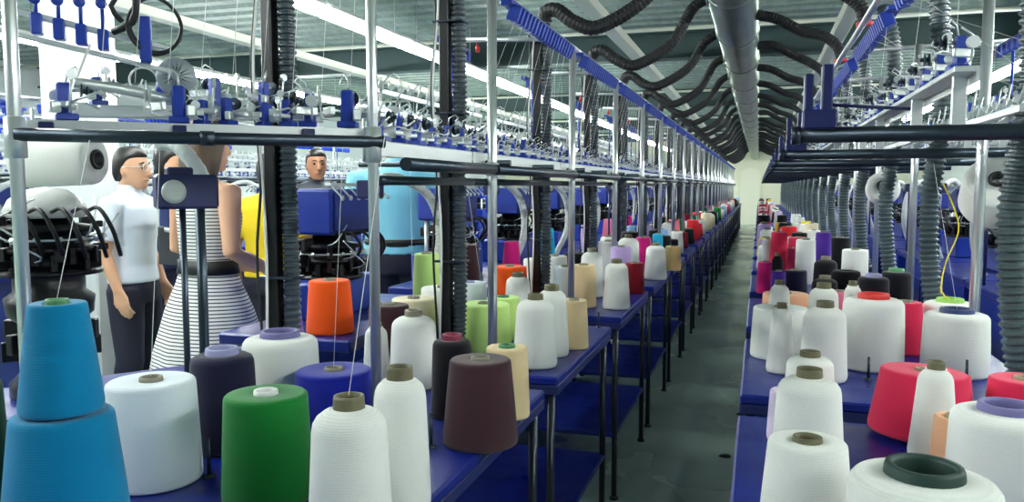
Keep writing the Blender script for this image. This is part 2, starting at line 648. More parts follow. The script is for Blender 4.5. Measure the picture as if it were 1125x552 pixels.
def package_profile(kind, rb, rt, h):
    if kind == 'bottle':
        return [(0.0, 0), (rb * .93, 0), (rb * .99, .008), (rb, .02), (lerp(rb, rt, .4) * 1.005, h * .33), (rt * 1.0, h * .78), (rt * .965, h * .825),
                (rt * .87, h * .865), (rt * .68, h * .90), (rt * .46, h * .918), (.0225, h * .925), (.019, h * .90), (.019, h * .4), (.0, h * .4)]
    if kind == 'wide':
        return [(0.0, 0), (rb * .95, 0), (rb, .010), (lerp(rb, rt, .5) * 1.006, h * .45), (rt, h * .84), (rt * .985, h * .885), (rt * .92, h * .922),
                (rt * .78, h * .945), (rt * .5, h * .95), (rt * .42, h * .93), (rt * .42, h * .4), (0, h * .4)]
    return [(0.0, 0), (rb * .96, 0), (rb * .995, .005), (rb, .014), (lerp(rb, rt, .5) * 1.004, h * .5), (rt, h * .925), (rt * .985, h * .95), (rt * .94, h * .966),
            (rt * .85, h * .972), (.024, h * .962), (.018, h * .95), (.018, h * .4), (0, h * .4)]


def tube_profile(kind, rt, h):
    if kind == 'bottle':
        r = min(.0265, rt * .5)
        z0, z1 = h * .90, h
    elif kind == 'wide':
        r = rt * .52
        z0, z1 = h * .92, h * 1.015
    else:
        r = min(.0235, rt * .4)
        z0, z1 = h * .93, h
    e = r * (.2 if kind == 'wide' else .24)
    return [(r * 1.04, z0), (r, z1 - .004), (r * .97, z1), (r - e, z1), (r - e * 1.15, z1 - .006), (r - e * 1.4, z0 - h * .35), (r - e, z0 - h * .35), (r * .95, z0)]


def make_cone(kind, colour, tube, rb, rtr, h, loc, label, group, tilt=None, strand=None, seg=44):
    loc = (loc[0], loc[1], loc[2] + .001)
    rb, h = round(rb, 3), round(h, 3)
    key = (kind, colour, rb, round(rtr, 2), h)
    if key not in MC:
        me = MB().lathe(package_profile(kind, rb, rb * rtr, h), (0, 0, 0), seg).mesh('yarn_package')
        me.materials.append(yarn(colour))
        MC[key] = me
    kt = (kind, tube, rb, round(rtr, 2), h)
    if kt not in MC:
        me = MB().lathe(tube_profile(kind, rb * rtr, h), (0, 0, 0), 28).mesh('cone_tube')
        me.materials.append(tubem(tube))
        MC[kt] = me
    t = thing('yarn_cone', label, 'yarn cone', loc, random.uniform(0, 6), group)
    if tilt:
        t.rotation_euler = tilt
    a = bpy.data.objects.new('yarn_package', MC[key])
    b = bpy.data.objects.new('cone_tube', MC[kt])
    for o in (a, b):
        C.objects.link(o)
        o.parent = t
    if strand is not None:
        t.rotation_euler = (0, 0, 0)
        d = Vector(strand) - Vector(loc)
        s = Vector((0, 0, h + .001))
        MB().tube([s, s + (d - s) * 0.5 + Vector((0, 0, -.0)), d], 0.0007, 5).build('yarn_strand', THREAD, t)
    return t


def hero(u, vb, vt, w, rtr, kind, colour, tube, label, group, z=0.90, tilt=None, strand=None, h=None):
    p, zc = on_plane(u, vb, z)
    r = w / 2 / F * zc
    if h is None:
        # height: the top centre lies above the base centre
        d = ray(u, vt)
        k = math.hypot(p.x, p.y) / math.hypot(d.x, d.y)
        h = H + d.z * k - z
    if strand is not None:
        strand = (p.x + strand[0], p.y + strand[1], strand[2])
    return make_cone(kind, colour, tube, r, rtr, h, (p.x, p.y, z), label, group, tilt, strand), p, h


GL = 'yarn cones on the left tables'
GR = 'yarn cones on the right tables'
ST = (-0.06, 0.12, 1.62)
# left, nearest table
low, p, hh = hero(76, 612, 448, 134, .77, 'cone', 'azure', 'green', 'large azure blue yarn cone carrying a smaller azure cone on its top', GL)
make_cone('cone', 'azure', 'green', .064, .70, .185, (p.x, p.y, 0.90 + hh * .985), 'smaller azure blue yarn cone stacked on top of the large azure cone', GL, strand=(p.x - .02, p.y + .1, 1.60))
hero(-22, 590, 415, 68, .85, 'cone', 'dark green', 'green', 'dark green yarn cone cut off by the edge, beside the azure stack', GL)
hero(170, 527, 414, 100, .91, 'cone', 'cool white', 'grey', 'wide white yarn cone between the azure stack and the navy cone', GL, strand=(0.0, 0.05, 1.60))
hero(247, 492, 384, 72, .93, 'wide', 'navy', 'mauve', 'navy black yarn cone with pale mauve ring, left of the dark green one', GL)
hero(295, 546, 429, 98, .91, 'cone', 'green', 'white', 'bright green yarn cone in front of the royal blue cone', GL)
hero(310, 462, 365, 84, .95, 'wide', 'white', 'purple', 'wide white yarn cone with purple ring behind the navy cone', GL)
hero(368, 482, 404, 88, .93, 'cone', 'royal blue', 'grey', 'royal blue yarn cone between the green cone and the white bottle cones', GL, strand=(-.02, .1, 1.62))
hero(386, 600, 435, 93, .87, 'bottle', 'white', 'khaki', 'tall white bottle-shaped yarn cone at the front table edge, beside the green cone', GL, strand=(-.05, .25, 1.62))
hero(441, 556, 403, 66, .86, 'bottle', 'white', 'khaki', 'tall white bottle-shaped yarn cone just behind the foremost white one', GL)
hero(455, 424, 341, 54, .88, 'bottle', 'white', 'grey', 'white bottle-shaped yarn cone behind the maroon-ringed black cone', GL, strand=(-.03, .05, 1.62))
hero(414, 420, 355, 30, .82, 'bottle', 'white', 'brown', 'slim white yarn cone with brown tube above the royal blue cone', GL)
hero(497, 457, 369, 46, .92, 'wide', 'black', 'maroon', 'black yarn cone with maroon ring left of the dark brown cone', GL)
hero(528, 486, 392, 82, .82, 'cone', 'dark brown', 'grey', 'large dark brown yarn cone at the far corner of the nearest left table', GL)
hero(557, 457, 379, 50, .90, 'cone', 'beige', 'green', 'beige yarn cone with green tube behind the large dark brown cone', GL)
# left, second table
hero(588, 402, 323, 49, .84, 'bottle', 'white', 'khaki', 'white bottle-shaped yarn cone at the front corner of the second left table', GL)
hero(606, 390, 313, 38, .84, 'bottle', 'white', 'khaki', 'white bottle-shaped yarn cone between another white one and the beige cone', GL)
hero(630, 382, 328, 33, .88, 'cone', 'beige', 'grey', 'beige yarn cone at the back corner of the second left table', GL)
hero(532, 384, 332, 60, .93, 'cone', 'lime', 'grey', 'large lime green yarn cone on the second left table', GL, strand=(-.1, .05, 1.62))
hero(553, 372, 325, 40, .9, 'cone', 'lime', 'green', 'lime green yarn cone partly hidden behind the larger lime cone', GL)
hero(487, 374, 314, 50, .95, 'cone', 'white', 'grey', 'straight-sided white yarn cone left of the large lime cone', GL, strand=(-.05, .1, 1.62))
hero(516, 360, 309, 40, .95, 'cone', 'cool white', 'mauve', 'cool white yarn cone with mauve tube behind the straight-sided white cone', GL)
hero(455, 384, 326, 50, .95, 'cone', 'cream', 'grey', 'low cream yarn cone left of the straight-sided white cone', GL)
hero(428, 398, 333, 46, .95, 'cone', 'dark brown', 'grey', 'low dark brown yarn cone behind the slim white cone', GL)
hero(569, 353, 300, 30, .86, 'bottle', 'white', 'khaki', 'white bottle-shaped yarn cone in front of the orange cone on tables', GL)
# left, third table
hero(560, 344, 291, 40, .93, 'cone', 'orange', 'grey', 'orange yarn cone standing among white cones on the third left table', GL)
hero(589, 333, 283, 30, .93, 'cone', 'white', 'grey', 'white yarn cone right of the orange cone on the third left table', GL)
hero(620, 334, 292, 25, .95, 'cone', 'cool white', 'grey', 'cool white low yarn cone at the near end of the third left table', GL)
hero(641, 337, 290, 28, .92, 'cone', 'beige', 'brown', 'beige yarn cone between low cool white cone and aisle, third left table', GL)
hero(650, 326, 273, 26, .9, 'bottle', 'white', 'grey', 'white yarn cone behind the beige one on the third left table', GL)
hero(677, 339, 285, 30, .82, 'bottle', 'white', 'khaki', 'white bottle-shaped yarn cone alone at the aisle edge of third left table', GL)
hero(697, 322, 288, 22, .9, 'cone', 'dark red', 'grey', 'dark red yarn cone behind the lone white cone at the aisle edge', GL)
hero(682, 313, 270, 24, .92, 'cone', 'lilac', 'grey', 'lilac yarn cone behind the lone white cone on third left table', GL)
hero(632, 322, 277, 26, .92, 'cone', 'black', 'grey', 'black yarn cone at the inner back corner of the third left table', GL)
hero(609, 325, 280, 30, .92, 'cone', 'white', 'grey', 'white yarn cone at the inner side of the third left table', GL)
# left, fourth table
hero(720, 307, 267, 25, .84, 'bottle', 'white', 'khaki', 'white bottle-shaped yarn cone at the front corner of the fourth left table', GL)
hero(739, 297, 270, 18, .9, 'cone', 'tan', 'grey', 'tan yarn cone at the back corner of the fourth left table', GL)
hero(706, 298, 260, 17, .9, 'cone', 'magenta', 'grey', 'magenta yarn cone at the middle of the fourth left table', GL)
hero(690, 305, 258, 25, .9, 'bottle', 'white', 'khaki', 'white bottle-shaped yarn cone left of the magenta one, fourth left table', GL)
hero(668, 308, 264, 24, .92, 'cone', 'white', 'grey', 'white yarn cone at the inner front corner of the fourth left table', GL)
hero(692, 295, 254, 20, .92, 'cone', 'black', 'grey', 'black yarn cone at the inner back corner of the fourth left table', GL)
hero(722, 298, 256, 12, .92, 'cone', 'cyan', 'grey', 'cyan yarn cone at the back of the fourth left table', GL)

# cones on the inner ledges of the left machines
GI = 'yarn cones on the machine ledges behind the left tables'
ZI = 0.966


def ledge(X, Y, rb, rtr, h, colour, label):
    make_cone('cone', colour, 'grey', rb, rtr, h, (X, Y, ZI), label, GI)


def XY(u, X):
    d = ray(u, 205)
    return d.y / d.x * X


ledge(-1.55, XY(360, -1.55), .090, .86, .205, 'orange', 'bright orange yarn cone on the machine ledge behind the royal blue cone')
make_cone('cone', 'violet', 'grey', .055, .5, .29, (-1.40, XY(316, -1.40), .90), 'slender violet yarn cone behind the hose post, beside the bright orange cone', GI)
ledge(-1.47, XY(468, -1.47), .066, .88, .25, 'lime', 'lime green yarn cone on the ledge behind the low cream cone')
ledge(-1.55, XY(510, -1.55), .084, .93, .24, 'dark brown', 'dark brown yarn cone on the ledge right of the lime cone')
ledge(-1.46, XY(562, -1.46), .062, .72, .22, 'magenta', 'magenta yarn cone on the ledge above the orange table cone')
ledge(-1.46, XY(600, -1.46), .07, .80, .26, 'cyan', 'cyan yarn cone on the ledge of the fourth left machine')
ledge(-1.45, XY(645, -1.45), .065, .75, .22, 'lilac', 'lilac yarn cone on the ledge of the fifth left machine')
ledge(-1.50, XY(668, -1.50), .06, .75, .22, 'pink', 'pink yarn cone on the ledge of the sixth left machine')
ledge(-1.45, XY(690, -1.45), .06, .75, .22, 'magenta', 'magenta yarn cone on the ledge of the seventh left machine')
ledge(-1.45, XY(722, -1.45), .07, .6, .25, 'pale blue', 'pale blue slender yarn cone on the ledge of a far left machine')
ledge(-1.40, XY(735, -1.40), .07, .6, .25, 'lavender', 'lavender slender yarn cone on the ledge of a far left machine')

# right, nearest table
hero(883, 616, 480, 103, .80, 'cone', 'white', 'khaki', 'white yarn cone with grey tube nearest the camera at the aisle edge', GR)
hero(1008, 686, 513, 165, .92, 'wide', 'white', 'dark green', 'large white yarn cone with dark green ring at the very front', GR)
hero(1100, 566, 445, 116, .94, 'wide', 'white', 'purple', 'wide white yarn cone with purple ring at the near right', GR)
hero(1044, 527, 455, 44, .85, 'cone', 'peach', 'brown', 'peach yarn cone squeezed between the slim white cone and purple-ringed cone', GR)
hero(1024, 505, 397, 50, .72, 'bottle', 'white', 'khaki', 'tall slim white yarn cone in front of the large crimson cone', GR)
hero(1010, 476, 405, 106, .84, 'cone', 'crimson', 'brown', 'large crimson yarn cone leaning slightly behind the slim white cone', GR, z=.907, tilt=(0.0, 0.05, 0.4))
hero(1122, 492, 414, 78, .88, 'cone', 'crimson', 'brown', 'crimson yarn cone cut off by the right edge behind the purple-ringed cone', GR)
hero(886, 520, 405, 77, .86, 'bottle', 'white', 'khaki', 'white bottle-shaped yarn cone right behind the nearest white cone', GR)
hero(868, 484, 428, 50, .90, 'cone', 'lavender', 'grey', 'pale lavender yarn cone at the aisle edge between two white cones', GR)
hero(888, 458, 386, 55, .88, 'bottle', 'white', 'khaki', 'white bottle-shaped yarn cone behind the pale lavender cone', GR)
# right, second table
hero(856, 392, 336, 62, .92, 'cone', 'white', 'grey', 'wide white yarn cone at the aisle edge of the second right table', GR)
hero(857, 409, 333, 30, .70, 'bottle', 'white', 'khaki', 'slim white yarn cone in front of the wide white aisle-edge cone', GR)
hero(904, 417, 331, 50, .88, 'bottle', 'white', 'khaki', 'white bottle-shaped yarn cone left of the red-ringed cone', GR)
hero(957, 404, 324, 65, .95, 'wide', 'white', 'red', 'wide white yarn cone with bright red ring', GR)
hero(1048, 411, 340, 68, .95, 'wide', 'white', 'blue', 'wide white yarn cone with dark blue ring, at the inner side', GR, strand=(-.05, .2, 1.6))
hero(1041, 388, 329, 56, .95, 'wide', 'white', 'lime', 'wide white yarn cone with lime green ring behind the blue-ringed one', GR)
lime_t = [o for o in C.objects if o.get('label', '').startswith('wide white yarn cone with lime')][0]
lime_t.rotation_euler = (0, 0, 0)
m = MB()
m.tube(spline([(0, 0, .20), (-.03, 0, .23), (-.01, .05, .33), (.035, .08, .45), (.02, .10, .54), (-.02, .10, .63)], .02), .0028, 6)
m.build('yarn_strand', yarn('yellow'), lime_t)
hero(993, 388, 330, 40, .82, 'cone', 'crimson', 'grey', 'small crimson yarn cone left of the lime-ringed white cone', GR)
hero(855, 374, 308, 27, .76, 'bottle', 'white', 'khaki', 'slim white yarn cone standing in front of the peach cone', GR)
hero(862, 366, 321, 52, .93, 'cone', 'peach', 'grey', 'peach yarn cone at the back corner of the second right table', GR)
hero(903, 382, 311, 35, .86, 'bottle', 'white', 'khaki', 'white yarn cone with grey tube behind the bottle-shaped one', GR)
hero(935, 376, 309, 22, .80, 'bottle', 'white', 'khaki', 'slim white yarn cone left behind the red-ringed cone', GR)
hero(921, 364, 319, 24, .9, 'cone', 'pink', 'grey', 'pink yarn cone between two white cones on second right table', GR)
# right, third table
hero(958, 352, 302, 34, .94, 'wide', 'black', 'mauve', 'black yarn cone with mauve ring behind the red-ringed cone', GR)
hero(983, 346, 296, 32, .94, 'wide', 'black', 'green', 'black yarn cone with green ring on the third right table', GR)
hero(928, 341, 295, 32, .94, 'wide', 'black', 'black', 'black yarn cone with black ring on the third right table', GR)
hero(905, 346, 303, 28, .94, 'bottle', 'black', 'grey', 'black bottle-shaped yarn cone at the middle of third right table', GR)
hero(841, 322, 287, 20, .90, 'cone', 'magenta', 'grey', 'magenta yarn cone at the aisle edge of the third right table', GR)
hero(854, 340, 297, 17, .90, 'cone', 'purple', 'grey', 'short purple yarn cone at the aisle edge of third right table', GR)
hero(873, 338, 296, 26, .90, 'cone', 'navy', 'grey', 'navy yarn cone next to the short purple cone', GR)
hero(853, 325, 278, 14, .85, 'bottle', 'black', 'grey', 'slim black yarn cone with grey tube behind the short purple cone', GR)
hero(938, 323, 273, 28, .95, 'cone', 'white', 'grey', 'white yarn cone behind the black cones on the third right table', GR)
hero(906, 326, 282, 26, .92, 'bottle', 'black', 'grey', 'black yarn cone in front of the tall purple cone', GR)
# right, fourth table
hero(855, 302, 254, 20, .85, 'cone', 'crimson', 'grey', 'tall crimson yarn cone on the fourth right table', GR)
hero(873, 304, 272, 18, .9, 'cone', 'maroon', 'grey', 'maroon yarn cone right of the tall crimson cone', GR)
hero(884, 312, 262, 22, .92, 'cone', 'white', 'green', 'white yarn cone with green tube left of the tall purple cone', GR)
hero(903, 308, 254, 20, .78, 'cone', 'purple', 'grey', 'tall purple yarn cone on the fourth right table', GR)
hero(877, 292, 255, 18, .92, 'cone', 'black', 'grey', 'black yarn cone behind the white one with green tube', GR)
hero(922, 300, 260, 22, .92, 'cone', 'black', 'grey', 'black yarn cone right of the tall purple cone', GR)
hero(843, 300, 262, 14, .88, 'cone', 'white', 'grey', 'white yarn cone at the aisle edge of the fourth right table', GR)

SLOTN = [('at the front aisle corner', 0.11, -0.32), ('at the back aisle corner', 0.12, 0.28), ('in the middle of the front row', 0.34, -0.16),
         ('in the middle of the back row', 0.33, 0.30), ('at the inner front corner', 0.58, -0.10), ('at the inner back corner', 0.55, 0.28)]
PALL = ['white', 'black', 'white', 'cream', 'red', 'white', 'pale blue', 'lilac', 'dark red', 'white', 'pink', 'black', 'cream', 'red', 'white', 'crimson', 'green', 'white']
PALR = ['white', 'crimson', 'white', 'lilac', 'yellow', 'white', 'black', 'pink', 'red', 'white', 'lavender', 'white', 'crimson', 'white', 'black', 'cream']
FIXL = {(4, 0): 'black', (4, 1): 'black', (4, 2): 'cool white', (4, 3): 'pink', (4, 4): 'white', (5, 0): 'white', (5, 1): 'dark red', (5, 2): 'black', (5, 3): 'pale blue', (5, 4): 'pale blue', (5, 5): 'lilac',
        (6, 0): 'black', (6, 1): 'red', (6, 2): 'white', (6, 3): 'pink', (7, 0): 'red', (7, 1): 'white', (7, 2): 'green', (8, 0): 'cream', (8, 1): 'cream', (9, 0): 'cream', (9, 1): 'white'}
FIXR = {(4, 0): 'white', (4, 1): 'lilac', (4, 2): 'crimson', (4, 3): 'white', (4, 4): 'black', (5, 0): 'yellow', (5, 1): 'white', (5, 2): 'lavender', (5, 3): 'red', (5, 4): 'white',
        (6, 0): 'lilac', (6, 1): 'white', (6, 2): 'white', (6, 3): 'red'}
rnd = random.Random(11)
for side, tabs, x0, sgn, pal, fix, stop in (('left', LT, LX0, -1, PALL, FIXL, 23), ('right', RT, RX0, 1, PALR, FIXR, 21)):
    for k in range(4, min(stop, len(tabs))):
        yc = sum(tabs[k]) / 2
        nslot = 6 if k < 9 else 4
        for s in range(nslot):
            nm, dx, dy = SLOTN[s]
            c = fix.get((k, s)) or rnd.choice(pal)
            kind = 'bottle' if (c == 'white' and rnd.random() < .55) else ('wide' if rnd.random() < .2 else 'cone')
            rb = rnd.choice((.07, .075, .08, .09)) if kind != 'bottle' else .075
            h = rnd.choice((.20, .22, .24)) if kind == 'bottle' else rnd.choice((.17, .19, .21, .24))
            make_cone(kind, c, rnd.choice(('grey', 'khaki', 'grey', 'brown')), rb, rnd.choice((.82, .9)), h,
                      (x0 + sgn * (dx + rnd.uniform(-.012, .012)), yc + dy + rnd.uniform(-.02, .02), 0.90),
                      '%s yarn cone %s of the %s %s table' % (c, nm, ORD[k], side), GL if sgn < 0 else GR, seg=24)


# ------------------------------------------------------------------ creel frames
def make_feeder():
    b = MB()
    b.box((-.004, 0, 0.036), (0.022, 0.022, 0.062), None, 0.003)
    b.box((0, 0, 0.006), (0.036, 0.034, 0.012), None, 0.002)
    f = MB()
    f.cyl((0.006, 0, 0.055), (0.042, 0, 0.055), 0.0035, None, 8)
    f.tube([(0, 0, 0.066), (0.004, 0, 0.088), (0.018, 0.010, 0.098), (0.024, 0.017, 0.088), (0.012, 0.017, 0.08)], 0.0017, 6)
    f.tube([(0, 0.010, 0.03), (0.035, 0.03, 0.035), (0.055, 0.045, 0.028), (0.06, .06, .034)], 0.0022, 6)
    f.tube([(0, -0.010, 0.03), (0.03, -0.035, 0.042), (0.05, -0.06, 0.050)], 0.0022, 6)
    f.tube([(-.01, .014, .012), (-.012, .045, .016), (-.012, .05, .06), (.01, .055, .075)], .0022, 6)
    f.box((0.0, 0.034, 0.030), (0.046, 0.010, 0.016), rotz(.5), 0.002)
    f.box((0.0, -0.042, 0.024), (0.012, 0.05, 0.010), rotz(-.4), 0.002)
    f.cyl((0, -.055, .01), (.005, -.06, .075), .0025, None, 6)
    f.lathe([(0, -.004), (.012, -.004), (.006, 0), (.012, .004), (0, .004)], (-.012, .05, .048), 12, False, rotx(PI / 2))
    f.lathe([(0, -.003), (.009, -.003), (.009, .003), (0, .003)], (.005, -.06, .076), 10, False, rotx(PI / 2))
    f.box((-.02, -.02, .022), (.018, .014, .02), rotz(.3), .002)
    g = MB()
    g.lathe([(0, -.005), (.016, -.005), (.016, -.003), (.006, -.001), (.006, .003), (.013, .005), (.013, .007), (.005, .009), (.005, .016), (0, .016)], (0.028, 0, 0.055), 16, False, roty(PI / 2))
    return b.mesh('yarn_feeder'), f.mesh('feeder_fittings'), g.mesh('tension_discs')


FEED, FIT, DISC = make_feeder()
FEED.materials.append(PLBLUE)
FIT.materials.append(ALU)
DISC.materials.append(DARKSTEEL)


def child(name, me, parent, loc=(0, 0, 0), rz=0.0, sc=1.0):
    o = bpy.data.objects.new(name, me)
    C.objects.link(o)
    o.parent = parent
    o.location = loc
    o.rotation_euler = (0, 0, rz)
    o.scale = (sc, sc, sc)
    return o


def build_m(name, mb, m, parent, sgn):
    if sgn > 0:
        mb.v = [(-x, y, z) for (x, y, z) in mb.v]
    return mb.build(name, m, parent)


def make_creel(label, sgn, xp, xh, top_x):
    """local frame drawn for the left row: x is measured from the chrome post, minus = away from the aisle"""
    t = thing('yarn_creel', label, 'creel frame', group='creel frames on the %s of the aisle' % ('left' if sgn < 0 else 'right'))
    B = lambda n, mb, m: build_m(n, mb, m, t, sgn)
    L = P - 0.02
    m = MB()
    m.cyl((0, 0, 0.901), (0, 0, 2.165), 0.0165, None, 14)
    m.lathe([(0.032, 0.901), (0.032, 0.912), (0.0165, 0.918)], (0, 0, 0), 14)
    m.lathe([(0.0165, 1.555), (0.024, 1.558), (0.024, 1.60), (0.0165, 1.603)], (0, 0, 0), 14)
    B('chrome_post', m, STEEL)
    m = MB()
    m.cyl((0.045, -0.10, 1.575), (0.045, L - 0.10, 1.575), 0.017, None, 12)
    B('lower_rail', m, DARKSTEEL)
    m = MB()
    m.cyl((-0.03, -0.12, 1.535), (-0.03, L - 0.12, 1.535), 0.012, None, 10)
    B('lower_rail', m, DARKSTEEL)
    m = MB()
    m.box((-0.055, L / 2 - 0.1, 1.630), (0.05, L, 0.012), None, 0.002)
    m.box((-0.032, L / 2 - 0.1, 1.615), (0.006, L, 0.04), None, 0.002)
    B('guide_beam', m, ALU)
    m = MB()
    m.box((-0.36, L / 2 - 0.1, 1.70), (0.035, L, 0.035), None, 0.003)
    B('guide_beam', m, ALU)
    for yy in (0.02, 0.62):
        m = MB()
        m.cyl((0.06, yy, 1.60), (-0.52, yy, 1.60), 0.011, None, 10)
        B('cross_bar', m, DARKSTEEL)
    # finned blue guide rail on top
    m = MB()
    m.box((top_x, 0.70, 2.195), (0.05, 0.95, 0.02), None, 0.003)
    for i in range(19):
        m.box((top_x + 0.02, 0.26 + i * 0.049, 2.16), (0.045, 0.022, 0.06), roty(0.35), 0.003)
    B('finned_guide_rail', m, PLBLUE)
    m = MB()
    m.cyl((top_x - 0.035, 0.0, 2.235), (top_x - 0.035, P - .03, 2.235), 0.014, None, 10)
    B('upper_rail', m, STEEL)
    m = MB()
    m.cyl((top_x - 0.035, 0.0, 2.235), (-0.55, 0.0, 2.26), 0.011, None, 8)
    B('top_cross_bar', m, STEEL)
    fd = -1 if sgn < 0 else 1
    for i in range(8):
        yy = -0.02 + i * 0.148
        x = -0.055
        f = child('yarn_feeder', FEED, t, (x * (1 if sgn < 0 else -1), yy, 1.636), 0.0 if sgn < 0 else PI, random.choice((.8, 1.0, 1.15)))
        child('feeder_fittings', FIT, f); child('tension_discs', DISC, f)
    for i in range(6):
        yy = 0.05 + i * 0.19
        f = child('yarn_feeder', FEED, t, (-0.36 * (1 if sgn < 0 else -1), yy, 1.718), (0.3 if sgn < 0 else PI + .3), random.choice((.8, 1.0)))
        child('feeder_fittings', FIT, f); child('tension_discs', DISC, f)
    for i in range(9):
        yy = -0.02 + i * 0.128
        m = MB()
        m.cyl((-0.055, yy, 1.74), (top_x + 0.02, 0.27 + i * 0.098, 2.135), 0.0006, None, 4)
        B('yarn_strand', m, THREAD)
    m = MB()
    m.cyl((-0.36, 0.55, 1.735), (-0.36, 0.55, 2.1), 0.006, None, 8)
    m.box((-0.36, 0.55, 2.11), (0.03, 0.34, 0.02), None, 0.003)
    for q in range(5):
        m.box((-0.345, 0.41 + q * 0.07, 2.085), (0.02, 0.03, 0.045), None, 0.003)
    B('thread_guide', m, PLBLUE)
    m = MB()
    for (x, z) in ((-.50, 1.80), (-.42, 1.86)):
        m.box((x, L / 2 - .1, z), (.012, L - .06, .018), None, .002)
        for q in range(13):
            yy = -.03 + q * .085
            m.cyl((x, yy, z), (x + .012, yy + random.uniform(-.02, .02), z + random.uniform(.04, .08)), .0028, None, 6)
            m.lathe([(0, -.003), (.011, -.003), (.005, 0), (.011, .003), (0, .003)], (x + .008, yy + .02, z + .022), 10, False, rotx(PI / 2 + random.uniform(-.5, .5)))
            if q % 3 == 0:
                m.tube(spline([(x, yy, z), (x + .05, yy + .03, z + .06), (x + .07, yy + .06, z + .02), (x + .03, yy + .09, z - .04)], .02), .0026, 6)
    for yy in (.0, L - .25):
        m.cyl((-.50, yy + .02, 1.60), (-.50, yy + .02, 1.80), .006, None, 8)
        m.cyl((-.50, yy + .02, 1.79), (-.42, yy + .02, 1.86), .006, None, 8)
    B('thread_brake_rack', m, STEEL)
    m = MB()
    m.lathe([(0, 0), (0.010, 0), (0.012, 0.02), (0.008, 0.03), (0, 0.032)], (-0.50, 0.03, 2.20), 14)
    m.cyl((-0.50, 0.02, 2.23), (-0.50, 0.03, 2.265), 0.004, None, 6)
    B('indicator_lamp', m, REDP)
    return t


def make_hose_post(label, sgn):
    """dark square post carrying a ribbed vacuum hose and cables"""
    t = thing('vacuum_hose_stand', label, 'hose post', group='hose posts on the %s of the aisle' % ('left' if sgn < 0 else 'right'))
    m = MB()
    m.box((0, 0, 1.600), (0.036, 0.04, 1.39), None, 0.004)
    m.box((0, 0, 0.908), (0.08, 0.08, 0.012), None, 0.002)
    m.build('post', BLACK, t)
    m = MB()
    ribbed(m, [(0.035, 0.02, 0.93), (0.044, 0.02, 1.2), (0.040, 0.02, 1.6), (0.046, 0.02, 1.95), (0.036, 0.02, 2.33)], 0.027, 0.018, 16, 0.2)
    m.build('ribbed_hose', DARKHOSE, t)
    for (ox, a) in ((-0.028, .012), (-0.022, -.014)):
        m = MB()
        m.tube(spline([(ox, -.02, .95), (ox - a, -.03, 1.3), (ox, -.02, 1.55), (ox - .015, -.03, 1.85), (ox, -.02, 2.1), (ox - a, -.02, 2.3)], .05), 0.0042, 6)
        m.build('cable', BLACKP if a > 0 else CERAMIC, t)
    for zz in (1.25, 1.78, 2.1):
        MB().box((0.016, 0.010, zz), (0.115, 0.07, 0.008), None, 0.002).build('hose_clip', DARKSTEEL, t)
    return t


# left creel frames: the first is turned, the others run along the aisle
CL0 = make_creel('chrome creel frame left of the aisle, second back from the camera', -1, 0, 0, -0.02)
CL0.location = (-0.88, 2.60, 0)
for k in range(1, 23):
    keep = None
    if k > 8:
        keep = lambda c: not ('strand' in c.name or 'thread' in c.name or 'indicator' in c.name)
    copy_tree(CL0, (-0.88, 2.60 + P * k, 0), 0, 'chrome creel frame left of the aisle, %s back from the camera' % ORD[k + 1], keep=keep)
HP = make_hose_post('black hose post left of the aisle, nearest the camera', -1)
HP.location = (-1.37, 2.03, 0)
for k in range(1, 23):
    yy = 1.44 + P * k + 0.0
    copy_tree(HP, (-1.075, yy, 0), 0, 'black hose post left of the aisle, %s back from the camera' % ORD[k])


